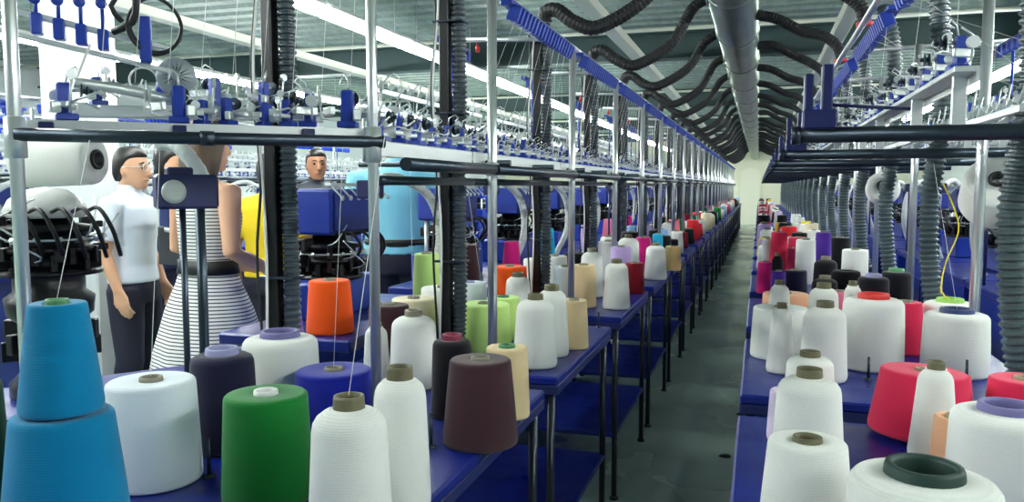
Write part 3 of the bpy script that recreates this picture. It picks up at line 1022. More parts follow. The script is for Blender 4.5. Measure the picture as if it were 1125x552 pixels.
def make_creel_right(label):
    t = thing('yarn_creel', label, 'creel frame', group='creel frames on the right of the aisle')
    # dark crossing rails that reach out to the aisle
    m = MB()
    m.cyl((0.05, 0, 1.640), (1.14, 0, 1.640), 0.0185, None, 14)
    m.cyl((0.05, 0, 1.640), (0.07, 0, 1.640), 0.022, None, 14)
    m.build('cross_rail', DARKSTEEL, t)
    MB().cyl((0.30, 0.50, 1.665), (1.14, 0.50, 1.665), 0.008, None, 10).build('cross_rail', DARKSTEEL, t)
    for (x, z) in ((0.40, 1.772), (0.80, 1.775), (1.06, 1.78)):
        m = MB()
        m.box((x, 0.54, z), (0.05, 1.2, 0.014), None, 0.002)
        m.box((x + 0.022, 0.54, z - 0.012), (0.006, 1.2, 0.03))
        for yy in (0.0, 0.50):
            m.box((x, yy, (z + 1.645) / 2), (0.03, 0.012, z - 1.645), None, 0.002)
        m.build('guide_beam', ALU, t)
    m = MB()
    m.box((0.11, 0.0, 1.675), (0.075, 0.06, 0.045), None, 0.004)
    m.box((0.085, 0.0, 1.735), (0.020, 0.05, 0.09), None, 0.003)
    m.box((0.125, 0.0, 1.745), (0.024, 0.05, 0.11), None, 0.003)
    m.cyl((0.12, 0.0, 1.71), (0.31, 0.05, 1.70), 0.004, None, 8)
    m.build('end_bracket', NAVY, t)
    for (y, z0, z1) in ((1.06, 0.901, 2.20),):
        m = MB()
        m.cyl((0.70, y, z0), (0.70, y, z1), 0.0175, None, 14)
        m.lathe([(0.034, 0.901), (0.034, 0.912), (0.0175, 0.918)], (0.70, y, 0), 14)
        m.build('chrome_post', STEEL, t)
    m = MB()
    m.box((0.46, 0.66, 2.205), (0.05, 0.98, 0.02), None, 0.003)
    for i in range(19):
        m.box((0.44, 0.21 + i * 0.05, 2.17), (0.045, 0.022, 0.06), roty(-0.35), 0.003)
    m.build('finned_guide_rail', PLBLUE, t)
    MB().cyl((0.40, 0.006, 2.235), (0.40, P - .006, 2.235), 0.014, None, 10).build('upper_rail', STEEL, t)
    MB().cyl((0.40, 0.2, 2.235), (1.3, 0.2, 2.26), 0.011, None, 8).build('top_cross_bar', STEEL, t)
    for (x, z, n, y0) in ((0.40, 1.779, 6, 0.03), (0.80, 1.782, 6, 0.06), (1.06, 1.787, 5, 0.12)):
        for i in range(n):
            f = child('yarn_feeder', FEED, t, (x, y0 + i * 0.19, z), (PI if x < .6 else 0) + random.uniform(-.2, .2), random.choice((.85, 1.0, 1.15)))
            child('feeder_fittings', FIT, f); child('tension_discs', DISC, f)
    for i in range(6):
        MB().cyl((0.40 + (i % 3) * .33, 0.05 + i * 0.18, 1.87), (0.44, 0.22 + i * 0.16, 2.14), 0.0006, None, 4).build('yarn_strand', THREAD, t)
    m = MB()
    m.cyl((0.95, 0.5, 1.66), (0.95, 0.5, 2.1), 0.006, None, 8)
    m.box((0.95, 0.5, 2.11), (0.03, 0.34, 0.02), None, 0.003)
    for q in range(5):
        m.box((0.935, 0.36 + q * 0.07, 2.085), (0.02, 0.03, 0.045), None, 0.003)
    m.build('thread_guide', PLBLUE, t)
    m = MB()
    for (x, z) in ((.52, 1.69), (.93, 1.70)):
        m.box((x, .54, z), (.012, 1.1, .018), None, .002)
        for q in range(13):
            yy = .02 + q * .085
            m.cyl((x, yy, z), (x + .012, yy + random.uniform(-.02, .02), z + random.uniform(.05, .1)), .0028, None, 6)
            m.lathe([(0, -.003), (.011, -.003), (.005, 0), (.011, .003), (0, .003)], (x + .008, yy + .02, z + .024), 10, False, rotx(PI / 2 + random.uniform(-.5, .5)))
            if q % 3 == 0:
                m.tube(spline([(x, yy, z), (x + .05, yy + .03, z + .06), (x + .07, yy + .06, z + .02), (x + .03, yy + .09, z - .02)], .02), .0026, 6)
    m.build('thread_brake_rack', STEEL, t)
    return t


CR0 = make_creel_right('chrome creel frame right of the aisle, nearest the camera')
CR0.location = (0.02, 2.0, 0)
for k in range(1, 22):
    keep = (lambda c: not ('strand' in c.name or 'thread' in c.name)) if k > 7 else None
    copy_tree(CR0, (0.02, 2.0 + P * k, 0), 0, 'chrome creel frame right of the aisle, %s back from the camera' % ORD[k], keep=keep)
HR = thing('ribbed_vacuum_hose', 'grey ribbed vacuum hose right of the aisle, nearest the camera', 'hose', (0.735, 2.62, 0), 0, 'ribbed hoses on the right of the aisle')
m = MB()
ribbed(m, [(0.02, 0, .93), (-.015, 0, 1.15), (-.03, 0.01, 1.45), (.0, 0, 1.75), (.0, 0, 2.0), (-.03, 0, 2.35), (-.08, 0.03, 2.55)], 0.042, 0.024, 18, 0.2)
m.build('hose_body', GREYHOSE, HR)
m = MB()
m.lathe([(0, 0.902), (0.052, 0.902), (0.052, 0.94), (0.04, 0.95)], (0.02, 0, 0), 18)
m.build('hose_socket', DARKSTEEL, HR)
for k in range(1, 21):
    copy_tree(HR, (0.735, 2.60 + P * k, 0), random.uniform(-.4, .4), 'grey ribbed vacuum hose right of the aisle, %s back from the camera' % ORD[k])

# ------------------------------------------------------------------ the turned creel frame at the near left corner
A = Vector((-1.405, 1.215, 0))
Bv = Vector((-0.86, 1.665, 0))
ang = math.atan2(Bv.y - A.y, Bv.x - A.x)
Ln = (Bv - A).length
t = thing('yarn_creel', 'near creel frame turned towards the machine, with thick dark rail and black cable loop', 'creel frame', A, ang, 'creel frames on the left of the aisle')
for nm, x, z1 in (('chrome_post', 0, 2.5), ('chrome_post', Ln + 0.005, 2.5)):
    m = MB()
    m.cyl((x, 0, 0.901), (x, 0, z1), 0.0135 if x == 0 else 0.0125, None, 16)
    m.lathe([(0.03, 0.901), (0.03, 0.91), (0.014, 0.916)], (x, 0, 0), 16)
    m.lathe([(0.014, 1.575), (0.020, 1.577), (0.020, 1.655), (0.014, 1.657)], (x, 0, 0), 16)
    m.build(nm, STEEL, t)
m = MB()
m.cyl((0, -0.012, 1.622), (Ln + .03, -0.012, 1.622), 0.0135, None, 16)
m.cyl((Ln * .48, -0.012, 1.622), (Ln * .52, -0.012, 1.622), 0.016, None, 16)
m.build('lower_rail', DARKSTEEL, t)
m = MB()
m.box((Ln / 2, 0.055, 1.650), (Ln, 0.04, 0.012), None, 0.002)
m.box((Ln / 2, 0.036, 1.64), (Ln, 0.005, 0.03))
m.build('guide_beam', ALU, t)
m = MB()
m.box((Ln / 2 - .03, 0.30, 1.70), (Ln * .8, 0.03, 0.03), rotz(-0.15), 0.003)
m.build('guide_beam', ALU, t)
for (x, y, r, s) in ((0.085, .05, 0.2, 1.15), (0.40, .06, .8, 0.9), (.475, .06, 2.2, .8), (.30, .05, 1.5, 1.2), (.345, .06, 2.6, .8), (.53, .05, -.5, .9), (.575, .06, 2.9, 1.15), (.665, .05, 1.2, 1.3)):
    f = child('yarn_feeder', FEED, t, (x, y, 1.656), r, s)
    child('feeder_fittings', FIT, f); child('tension_discs', DISC, f)
for (x, r, s) in ((.12, .3, 1.0), (.26, 1.2, .9), (.38, 2, 1.1), (.5, .7, 1)):
    f = child('yarn_feeder', FEED, t, (x, .30 - (x - Ln / 2 - .03) * .15, 1.715), r, s)
    child('feeder_fittings', FIT, f); child('tension_discs', DISC, f)
for x in (0.05, 0.30, 0.57):
    MB().box((x, 0.035, 1.640), (0.028, 0.03, 0.022), None, 0.002).build('rail_clamp', NAVY, t)
m = MB()      # flat metal arm slanting over the beam
m.tube(spline([(0.10, 0.05, 1.735), (0.2, 0.07, 1.725), (0.33, 0.09, 1.70), (0.42, .10, 1.685)], .02), 0.011, 10)
m.build('slanting_arm', ALU, t)
m = MB()      # upper bracket with blue blocks
m.box((0.12, 0.16, 1.865), (0.34, 0.02, 0.012), roty(0.20), 0.002)
m.box((0.12, 0.16, 1.815), (0.34, 0.02, 0.010), roty(0.20), 0.002)
m.build('upper_bracket', ALU, t)
for i in range(4):
    m = MB()
    m.box((0.025 + i * 0.042, 0.145, 1.865 - i * 0.0085), (0.022, 0.03, 0.045), None, 0.003)
    m.cyl((0.025 + i * 0.042, 0.14, 1.885 - i * 0.0085), (0.025 + i * 0.042, 0.14, 1.93), 0.004, None, 8)
    m.lathe([(0, -.004), (.012, -.004), (.012, .004), (0, .004)], (0.025 + i * 0.042, 0.125, 1.915), 12, True, rotx(PI / 2))
    m.build('tension_block', PLBLUE, t)
m = MB()
m.box((0.235, 0.14, 1.845), (0.025, 0.03, 0.10), None, 0.003)
m.build('tension_block', PLBLUE, t)
m = MB()
pts = [(0.20 + 0.055 + 0.055 * math.cos(a) + .0, 0.13 + .01 * math.sin(3 * a), 1.875 + 0.060 * math.sin(a)) for a in [i * 0.2 for i in range(33)]]
m.tube(pts, 0.0042, 8)
pts2 = [(p[0] + .004, p[1] + .012, p[2] * 1.0 + .006) for p in pts[6:30]]
m.tube(pts2, 0.0036, 8)
m.tube(spline([(0.19, .13, 1.88), (.17, .12, 1.91), (.20, .12, 1.95), (.25, .13, 1.99)], .02), 0.006, 8)
m.tube(spline([(0.17, .15, 1.86), (.21, .13, 1.88), (.22, .12, 1.93), (.20, .13, 1.99)], .02), 0.008, 8)
m.build('cable_loop', BLACKP, t)
m = MB()
m.lathe([(0, -.012), (.040, -.012), (.044, -.006), (.044, .006), (.040, .012), (0, .012)], (0.295, 0.20, 1.775), 36, True, rotx(PI / 2))
m.lathe([(0, .012), (.012, .012), (.012, .02), (0, .02)], (0.295, 0.20, 1.775), 16, True, rotx(PI / 2))
m.build('tension_disc', mat('dull_grey_disc', rgb(150, 160, 165), 0.45, 0.3), t)
MB().cyl((0.295, 0.20, 1.70), (0.295, 0.20, 1.735), 0.006, None, 8).build('disc_stem', STEEL, t)
m = MB()
m.torus((0.225, .22, 1.765), 0.030, 0.0025, 28, 6, rotx(PI / 2))
m.cyl((0.225, .22, 1.70), (0.225, .22, 1.737), 0.003, None, 6)
m.build('thread_ring', CERAMIC, t)
MB().cyl((0.10, 0.06, 1.735), (0.13, 0.09, 1.82), 0.0028, None, 6).build('thread_arm', CERAMIC, t)
for i in range(9):
    x = .15 + i * .065
    MB().cyl((x, .05, 1.74), (x + .05, .1, 2.3), 0.0007, None, 4).build('yarn_strand', THREAD, t)


# ------------------------------------------------------------------ knitting machines
def make_machine(label, group, seed=3):
    """origin on the floor, front towards +x"""
    rr = random.Random(seed)
    t = thing('knitting_machine', label, 'knitting machine', group=group)
    m = MB()
    m.box((-0.06, 0, 0.53), (0.52, 0.78, 0.94), None, 0.012)
    m.box((0.203, 0, 0.50), (0.012, 0.66, 0.74), None, 0.006)
    m.box((-0.06, 0, 0.03), (0.48, 0.72, 0.06), None, 0.004)
    m.build('base_cabinet', BLUE, t)
    m = MB()
    m.box((-0.04, 0, 1.025), (0.56, 1.19, 0.05), None, 0.008)
    m.build('ledge', TABBLUE, t)
    MB().box((0.212, 0.24, 0.62), (0.012, 0.02, 0.12), None, 0.004).build('door_handle', STEEL, t)
    m = MB()
    m.box((-0.19, -0.02, 1.135), (0.28, 0.50, 0.17), None, 0.01)
    m.build('drive_housing', BLUE, t)
    m = MB()
    m.lathe([(0, 1.22), (.15, 1.22), (.15, 1.235), (.10, 1.24), (.10, 1.29), (.135, 1.295), (.14, 1.31), (.115, 1.315), (.115, 1.36), (.14, 1.365), (.14, 1.38), (.075, 1.39), (.07, 1.43), (0, 1.43)], (-.17, -.02, 0), 36)
    for i in range(18):
        a = 2 * PI * i / 18
        r = .128
        m.box((-.17 + r * math.cos(a), -.02 + r * math.sin(a), 1.265 + .02 * (i % 2)), (.035, .018, .055), rotz(a), .002)
    for i in range(14):
        a = rr.uniform(0, 6.28)
        r = rr.uniform(.12, .165)
        m.box((-.17 + r * math.cos(a), -.02 + r * math.sin(a), rr.uniform(1.25, 1.40)), (rr.uniform(.02, .06), rr.uniform(.015, .03), rr.uniform(.02, .06)), rotz(a), .003)
    m.build('knitting_cylinder', BLACK, t)
    m = MB()
    for i in range(16):
        a = 2 * PI * i / 16 + .1
        m.cyl((-.17 + .13 * math.cos(a), -.02 + .13 * math.sin(a), 1.33), (-.17 + .165 * math.cos(a), -.02 + .165 * math.sin(a), 1.345), .006, None, 8)
    m.torus((-.17, -.02, 1.338), .142, .004, 40, 6)
    m.torus((-.17, -.02, 1.375), .125, .005, 40, 6)
    for i in range(6):
        a = rr.uniform(-1.2, 1.6)
        p = Vector((-.17 + .15 * math.cos(a), -.02 + .15 * math.sin(a), rr.uniform(1.26, 1.4)))
        m.tube(spline([p, p + Vector((.05, rr.uniform(-.05, .05), .02)), p + Vector((.04, rr.uniform(-.1, .1), .09))], .02), .003, 6)
    m.build('dial_ring', STEEL, t)
    m = MB()
    for i in range(5):
        a = -.9 + i * .45
        p0 = Vector((-.17 + .13 * math.cos(a), -.02 + .13 * math.sin(a), 1.43))
        m.tube(spline([p0, p0 + Vector((.07, .02, .01)), p0 + Vector((.10, .05, -.06)), p0 + Vector((.04, .08, -.15))], .02), .0065, 8)
    m.build('cable_bundle', BLACKP, t)
    m = MB()
    m.box((-.20, 0, 1.535), (.26, .34, .21), None, .012)
    m.box((-.066, 0, 1.535), (.012, .30, .17), None, .004)
    m.build('head_box', BLUE, t)
    m = MB()
    m.cyl((-.28, -.14, 1.05), (-.28, -.14, 1.45), .016, None, 10)
    m.cyl((-.28, .14, 1.05), (-.28, .14, 1.45), .016, None, 10)
    m.build('head_support', STEEL, t)
    # motor with round pale disc on a bracket
    q = MB()
    q.box((.20, -.34, 1.64), (.06, .12, .075), None, .006)
    q.cyl((.20, -.34, 1.05), (.20, -.34, 1.62), .009, None, 10)
    q.build('motor_box', NAVY, t)
    q = MB()
    q.lathe([(0, 0), (.030, 0), (.032, .006), (.030, .012), (.02, .014), (0, .012)], (.228, -.37, 1.64), 28, True, roty(PI / 2))
    q.build('motor_disc', mat('pale_disc', rgb(190, 196, 190), .4, .2), t)
    # pale air hose
    q = MB()
    ribbed(q, [(-.10, .12, 1.63), (.0, .25, 1.70), (.11, .40, 1.62), (.16, .45, 1.45), (.15, .43, 1.25), (.08, .36, 1.055)], .024, .02, 12, .05)
    q.build('air_hose', WHITEHOSE, t)
    q = MB()
    q.box((-.05, .02, 1.66), (.03, .5, .015), None, .003)
    for i in range(7):
        yy = -.2 + i * .07
        q.cyl((-.05, yy, 1.655), (.0, yy, 1.60), .004, None, 6)
        q.lathe([(0, -.003), (.012, -.003), (.012, .003), (0, .003)], (.0, yy, 1.60), 12, True, roty(PI / 2))
    q.build('finger_bar', ALU, t)
    for c in t.children:
        c.data.transform(Matrix.Diagonal((1, 1, .92, 1)))
    return t


GM = 'knitting machines in the left row'
KM = make_machine('blue and black knitting machine behind the orange cone, left of the aisle', GM)
KM.location = (-1.63, 3.10, 0)
for k in range(1, 21):
    copy_tree(KM, (-1.63 + random.uniform(-.01, .01), 3.33 + P * k, 0), 0, 'blue and black knitting machine, %s behind the left-hand tables' % ORD[k + 1])
c0 = at_depth(66, 2.30)
TM = copy_tree(KM, (c0.x, c0.y, 0), ang - PI / 2 + .25, 'turned knitting machine behind the near chrome post and azure cones', GM,
               keep=lambda c: not any(w_ in c.name for w_ in ('head_box', 'finger', 'drive_housing', 'motor', 'air_hose', 'base_cabinet', 'ledge', 'door_handle', 'head_support')))
for c in TM.children:
    c.location.z = .13
m = MB()
m.box((-0.06, 0, 0.44), (0.52, 0.78, 0.82), None, 0.012)
m.box((-0.06, 0, 0.02), (0.48, 0.72, 0.04), None, 0.004)
m.build('base_cabinet', BLUE, TM)
m = MB()
m.box((-0.02, 0, 0.865), (0.60, 0.84, 0.03), None, 0.006)
m.box((0.275, 0, 0.90), (0.012, 0.84, 0.05), None, 0.003)
m.build('ledge', TABBLUE, TM)
m = MB()
m.lathe([(.10, 1.425), (.12, 1.44), (.10, 1.48), (.06, 1.51), (0, 1.52)], (-.17, -.02, 0), 32)
m.build('white_dome', CERAMIC, TM)
m = MB()
m.lathe([(0, .88), (.12, .88), (.12, .92), (.09, .95), (.085, 1.10), (.12, 1.13), (.125, 1.18), (.10, 1.20), (.10, 1.255)], (-.17, -.02, 0), 28)
for i in range(12):
    a_ = i * .52
    m.box((-.17 + .11 * math.cos(a_), -.02 + .11 * math.sin(a_), 1.02 + .03 * (i % 3)), (.05, .03, .06), rotz(a_), .003)
m.build('cylinder_stem', BLACK, TM)
# motor on a bracket and hose pole beside the turned frame
pm = at_depth(190, 1.95)
t = thing('drive_motor', 'dark blue motor with pale round disc on a rod, before the navy-jacketed person', 'motor', (pm.x, pm.y, .902), -.68)
m = MB()
m.box((0, .03, .605), (.06, .145, .085), None, .007)
m.box((0, .015, .655), (.04, .06, .02), None, .004)
m.build('motor_box', NAVY, t)
m = MB()
m.cyl((0, .02, 0), (0, .02, .57), .008, None, 10)
m.lathe([(0, 0), (.03, 0), (.03, .008), (.008, .014)], (0, .02, 0), 14)
m.build('support_rod', DARKSTEEL, t)
m = MB()
m.lathe([(0, 0), (.027, 0), (.029, .006), (.027, .012), (.018, .014), (0, .012)], (.03, -.005, .605), 28, True, roty(PI / 2))
m.build('motor_disc', MATS['pale_disc'], t)
pm = at_depth(219, 2.10)
t = thing('air_hose_pole', 'grey pole topped by a pale curved air hose, left of the striped dress', 'hose pole', (pm.x, pm.y, .902), YAW)
m = MB()
m.cyl((0, 0, 0), (0, 0, .60), .013, None, 14)
m.lathe([(0, 0), (.03, 0), (.03, .01), (.013, .016)], (0, 0, 0), 16)
m.build('pole', DARKSTEEL, t)
m = MB()
ribbed(m, [(0, 0, .59), (.012, 0, .62), (.0, 0, .66), (-.03, 0, .70), (-.07, .02, .73), (-.12, .05, .735)], .020, .022, 16, .05)
m.build('air_hose', WHITEHOSE, t)
MB().lathe([(0, .57), (.023, .57), (.024, .60), (.014, .606)], (0, 0, 0), 18).build('hose_collar', BLACKP, t)
for k in range(9):      # second row beyond the people
    copy_tree(KM, (-4.85, 3.3 + P * k, 0), PI, 'knitting machine in the second row beyond the standing people, %s back' % ORD[k], 'knitting machines in the second left row')
    if k < 9:
        copy_tree(CL0, (-5.75, 2.7 + P * k, 0), PI, 'creel frame in the second row beyond the standing people, %s back' % ORD[k], 'creel frames in the second left row',
                  keep=lambda c: 'strand' not in c.name)
for k in range(8):
    copy_tree(CL0, (-7.1, 3.2 + P * k, 0), 0, 'creel frame in the third row far left, %s back' % ORD[k], 'creel frames in the third left row', keep=lambda c: 'strand' not in c.name)
    copy_tree(KM, (-7.97, 3.4 + P * k, 0), 0, 'knitting machine in the third row far left, %s back' % ORD[k], 'knitting machines in the third left row')
GMR = 'knitting machines in the right row'
for k in range(19):
    copy_tree(KM, (1.42, 3.45 + P * k, 0), PI, 'blue and black knitting machine, %s behind the right-hand tables' % ORD[k], GMR)
for k in range(8):
    copy_tree(KM, (3.95, 5.2 + P * k, 0), 0, 'knitting machine in the second row far right, %s back' % ORD[k], 'knitting machines in the second right row')
    copy_tree(CR0, (6.05, 5.7 + P * k, 0), PI, 'creel frame in the second row far right, %s back' % ORD[k], 'creel frames in the second right row', keep=lambda c: 'strand' not in c.name)

# the first straight frame reaches forward to the turned one
m = MB()
m.box((-0.055, -.46, 1.630), (0.05, .68, 0.012), None, 0.002)
m.box((-0.032, -.46, 1.615), (0.006, .68, 0.04), None, 0.002)
m.build('guide_beam', ALU, CL0)
for (a, b, c) in ((.045, 1.575, .017), (-.03, 1.535, .012)):
    MB().cyl((a, -.80, b), (a, -.125, b), c, None, 12).build('lower_rail', DARKSTEEL, CL0)
for i in range(6):
    f = child('yarn_feeder', FEED, CL0, (-.055, -.74 + i * .118, 1.636), random.uniform(-.3, .3), random.choice((.9, 1.1)))
    child('feeder_fittings', FIT, f); child('tension_discs', DISC, f)

# big white packages standing on machines
def big_package(loc, axis, r0, r1, h, label):
    t = thing('large_yarn_package', label, 'yarn package', loc)
    t.rotation_mode = 'QUATERNION'
    t.rotation_quaternion = Vector((0, 0, 1)).rotation_difference(Vector(axis))
    MB().lathe([(0, 0), (r0 * .97, 0), (r0, .01), (r1, h * .9), (r1 * .96, h * .96), (r1 * .85, h), (.03, h), (.03, h - .03), (0, h - .03)], (0, 0, 0), 48).build('yarn_package', yarn('white'), t)
    MB().lathe([(.03, h - .04), (.033, h + .008), (.022, h + .008), (.02, h - .06), (0, h - .06)], (0, 0, 0), 24).build('cone_tube', tubem('black'), t)
    return t


pz = at_depth(1089, 3.05)
big_package((pz.x + .02, pz.y + .03, 1.46), (-.10, -.55, .35), .125, .115, .16, 'large white yarn package with black hole mounted high on a right machine')
pz = at_depth(970, 4.9)
big_package((pz.x, pz.y, 1.50), (-.1, -.6, .12), .10, .09, .12, 'smaller white yarn package behind a ribbed hose on a right machine')
pz = at_depth(28, 2.62)
big_package((pz.x, pz.y, 1.60), (.93, .2, .03), .085, .082, .25, 'large white yarn package lying sideways beside the near chrome post')


# ------------------------------------------------------------------ people
SKIN = mat('skin', rgb(214, 164, 132), 0.55)
SKIND = mat('skin_tan', rgb(176, 122, 92), 0.55)
HAIRB = mat('hair_black', rgb(20, 17, 18), 0.45)
HAIRD = mat('hair_brown', rgb(84, 64, 48), 0.5)


def remeshed(mb, name, m, parent, voxel, smooth=6):
    me = mb.mesh(name)
    tmp = bpy.data.objects.new(name, me)
    C.objects.link(tmp)
    r = tmp.modifiers.new('r', 'REMESH')
    r.mode = 'VOXEL'
    r.voxel_size = voxel
    r.use_smooth_shade = True
    s = tmp.modifiers.new('s', 'SMOOTH')
    s.factor = 0.5
    s.iterations = smooth
    dg = bpy.context.evaluated_depsgraph_get()
    new = bpy.data.meshes.new_from_object(tmp.evaluated_get(dg))
    new.name = name
    bpy.data.objects.remove(tmp)
    bpy.data.meshes.remove(me)
    for p in new.polygons:
        p.use_smooth = True
    new.materials.clear()
    new.materials.append(m)
    o = bpy.data.objects.new(name, new)
    C.objects.link(o)
    o.parent = parent
    return o


def hand(mb, wrist, d, palm_n):
    """wrist point, pointing direction, palm normal; five separate fingers, slightly curled"""
    d, nrm = d.normalized(), palm_n.normalized()
    side = d.cross(nrm).normalized()
    for k in (-1.5, -.5, .5, 1.5):
        a = wrist + side * k * .019
        mb.tube([wrist + side * k * .010, a + d * .045, a + d * .085], [.017, .014, .0115], 8)
        ln = {-1.5: .062, -.5: .078, .5: .074, 1.5: .055}[k]
        b = a + d * .085
        mb.tube([b - d * .01, b + d * ln * .45 + nrm * .006, b + d * ln * .8 + nrm * .022, b + d * ln * .95 + nrm * .038], [.0095, .009, .0085, .007], 8)
    th = wrist + d * .02 - side * .024
    mb.tube([th, th + d * .03 - side * .022 + nrm * .008, th + d * .062 - side * .026 + nrm * .018], [.0125, .0105, .0085], 8)


def person(label, loc, rz, hgt, skin, hair, hairstyle, lower, top, arms, lean=0.0, head_yaw=0.0, head_pitch=0.0, feet=0.10):
    """faces +x locally; arms: two (elbow, wrist) pairs in body coords at 1.75 m, left (+y) first"""
    t = thing('person', label, 'person', loc, rz)
    k = hgt / 1.75
    V = lambda x, y, z: Vector((x, y, z))
    hipz = 0.93

    def bend(p):
        """lean the trunk forward about the hips"""
        p = Vector(p)
        if p.z > hipz:
            w = min(1, (p.z - hipz) / .15)
            q = p - V(0, 0, hipz)
            q = Matrix.Rotation(lean * w, 3, 'Y') @ q
            p = q + V(0, 0, hipz)
        return p
    S = lambda mb: setattr(mb, 'v', [tuple(Vector(p) * k) for p in mb.v])

    def torso(mb, rings, e):
        o = len(mb.v)
        mb.loft([(x, y, z, a + e, b + e) for (x, y, z, a, b) in rings], 24)
        mb.v[o:] = [tuple(bend(p)) for p in mb.v[o:]]
    TR = [(0, 0, .86, .105, .155), (0, 0, .95, .11, .168), (0, 0, 1.06, .10, .148), (0.0, 0, 1.18, .105, .152), (.0, 0, 1.30, .115, .172), (-.005, 0, 1.39, .105, .180), (-.01, 0, 1.45, .075, .135), (-.01, 0, 1.485, .05, .065)]
    fem = top == 'dress'
    if fem:
        TR = [(0, 0, .86, .115, .170), (0, 0, .95, .115, .172), (0, 0, 1.08, .09, .128), (0.01, 0, 1.2, .105, .142), (.015, 0, 1.30, .115, .152), (-.0, 0, 1.39, .09, .158), (-.01, 0, 1.445, .065, .115), (-.01, 0, 1.48, .042, .05)]
    sh = .185 if not fem else .165
    hips = [V(0, .09, .92), V(0, -.09, .92)]
    knees = [V(.03, .10, .50), V(.02, -.10, .50)]
    ank = [V(-.01 + feet * .0, .10, .09), V(-.03 - feet * .5, -.10, .09)]
    body = MB()
    torso(body, TR, 0)
    hc = bend(V(.015, 0, 1.615))
    HR_ = rotz(head_yaw) @ roty(lean * .5 + head_pitch)

    def hd(x, y, z): return hc + HR_ @ V(x, y, z)
    body.tube([bend(V(-.015, 0, 1.43)), bend(V(-.012, 0, 1.50)), hd(-.015, 0, -.06)], [.06, .054, .054], 14)
    rings = [(-.118, .035, .036, .052), (-.10, .048, .045, .035), (-.07, .068, .062, .02), (-.03, .084, .071, .008), (.02, .094, .076, 0), (.06, .092, .075, -.004), (.09, .074, .062, -.008), (.112, .042, .036, -.01)]
    o = len(body.v)
    body.loft([(cx, 0, z, a, b) for (z, a, b, cx) in rings], 22)
    body.v[o:] = [tuple(hd(*p)) for p in body.v[o:]]
    body.tube([hd(.085, 0, .015), hd(.103, 0, -.012), hd(.112, 0, -.034), hd(.09, 0, -.040)], [.011, .014, .018, .013], 8)
    body.tube([hd(.084, -.022, -.068), hd(.093, 0, -.066), hd(.084, .022, -.068)], [.008, .012, .008], 8)
    body.tube([hd(.078, -.045, .024), hd(.09, 0, .028), hd(.078, .045, .024)], [.008, .010, .008], 8)
    for sg in (-1, 1):
        M = HR_
        o = len(body.v)
        body.ball((0, 0, 0), .03, 12, (.55, .28, 1))
        body.v[o:] = [tuple(hc + HR_ @ (Vector(p) + V(-.01, sg * .076, -.02))) for p in body.v[o:]]
    for i, sg in ((0, 1), (1, -1)):
        body.tube([hips[i], (hips[i] + knees[i]) / 2, knees[i], (knees[i] * .62 + ank[i] * .38) + V(-.015, 0, 0), ank[i]], [.085, .074, .054, .055, .038], 14)
        body.tube([ank[i] + V(-.05, 0, -.045), ank[i] + V(.05, 0, -.045), ank[i] + V(.15, sg * .01, -.06)], [.035, .04, .026], 10)
        s0 = bend(V(-.005, sg * sh, 1.405))
        e, w = bend(arms[i][0]), bend(arms[i][1])
        body.tube([bend(V(-.005, sg * (sh - .06), 1.40)), s0, (s0 * .5 + e * .5), e, e * .6 + w * .4, w], [.055, .056, .045, .039, .036, .026], 12)
        d = (w - e).normalized()
        n = V(0, -sg, 0)
        if abs(d.dot(n)) > .9:
            n = V(0, 0, -1)
        n = (n - d * d.dot(n))
        hand(body, w, d, n)
    S(body)
    remeshed(body, 'body', skin, t, .0085 * k, 3)
    # eyes
    for sg in (-1, 1):
        e = MB()
        e.ball((0, 0, 0), .0105, 10)
        e.v = [tuple(Vector(p) * .9 + hd(.084, sg * .031, .006)) for p in e.v]
        S(e)
        e.build('eye', mat('eye_dark', rgb(30, 24, 22), .2), t)
    mo = MB()
    mo.tube([hd(.084, -.024, -.068), hd(.0985, -.008, -.067), hd(.0985, .008, -.067), hd(.084, .024, -.068)], [.002, .0042, .0042, .002], 8)
    S(mo)
    mo.build('mouth', mat('lips', rgb(150, 84, 76), .5), t)
    for sg in (-1, 1):
        br = MB()
        br.tube([hd(.076, sg * .052, .026), hd(.090, sg * .032, .034), hd(.094, sg * .014, .029)], [.002, .004, .003], 6)
        S(br)
        br.build('eyebrow', hair, t)
    # hair
    hb = MB()
    if hairstyle == 'long':
        rg = [(-.26, .03, .07, -.085), (-.20, .055, .098, -.07), (-.12, .075, .104, -.05), (-.04, .088, .098, -.034), (.03, .098, .092, -.018), (.07, .098, .090, -.008), (.105, .082, .074, -.008), (.128, .05, .045, -.01)]
    else:
        rg = [(-.075, .035, .052, -.062), (-.03, .060, .074, -.050), (.01, .072, .081, -.036), (.045, .084, .083, -.022), (.07, .098, .080, -.006), (.098, .088, .068, -.004), (.120, .066, .052, -.006), (.131, .03, .024, -.008)]
    hb.loft([(cx, 0, z, a, b) for (z, a, b, cx) in rg], 22)
    hb.v = [tuple(hd(*p)) for p in hb.v]
    S(hb)
    remeshed(hb, 'hair', hair, t, .010 * k, 4)

    def sleeve(mb, i, to_elbow, e):
        sg = 1 if i == 0 else -1
        s0 = bend(V(-.005, sg * sh, 1.405))
        el, w = bend(arms[i][0]), bend(arms[i][1])
        if to_elbow:
            a = s0 * .25 + el * .75
            mb.tube([bend(V(-.005, sg * (sh - .09), 1.41)), s0 + V(0, 0, .004), a], [.058 + e, .06 + e, .052 + e], 14)
        else:
            mb.tube([bend(V(-.005, sg * (sh - .09), 1.41)), s0 + V(0, 0, .004), el, el * .05 + w * .95], [.058 + e, .06 + e, .048 + e, .036 + e], 14)
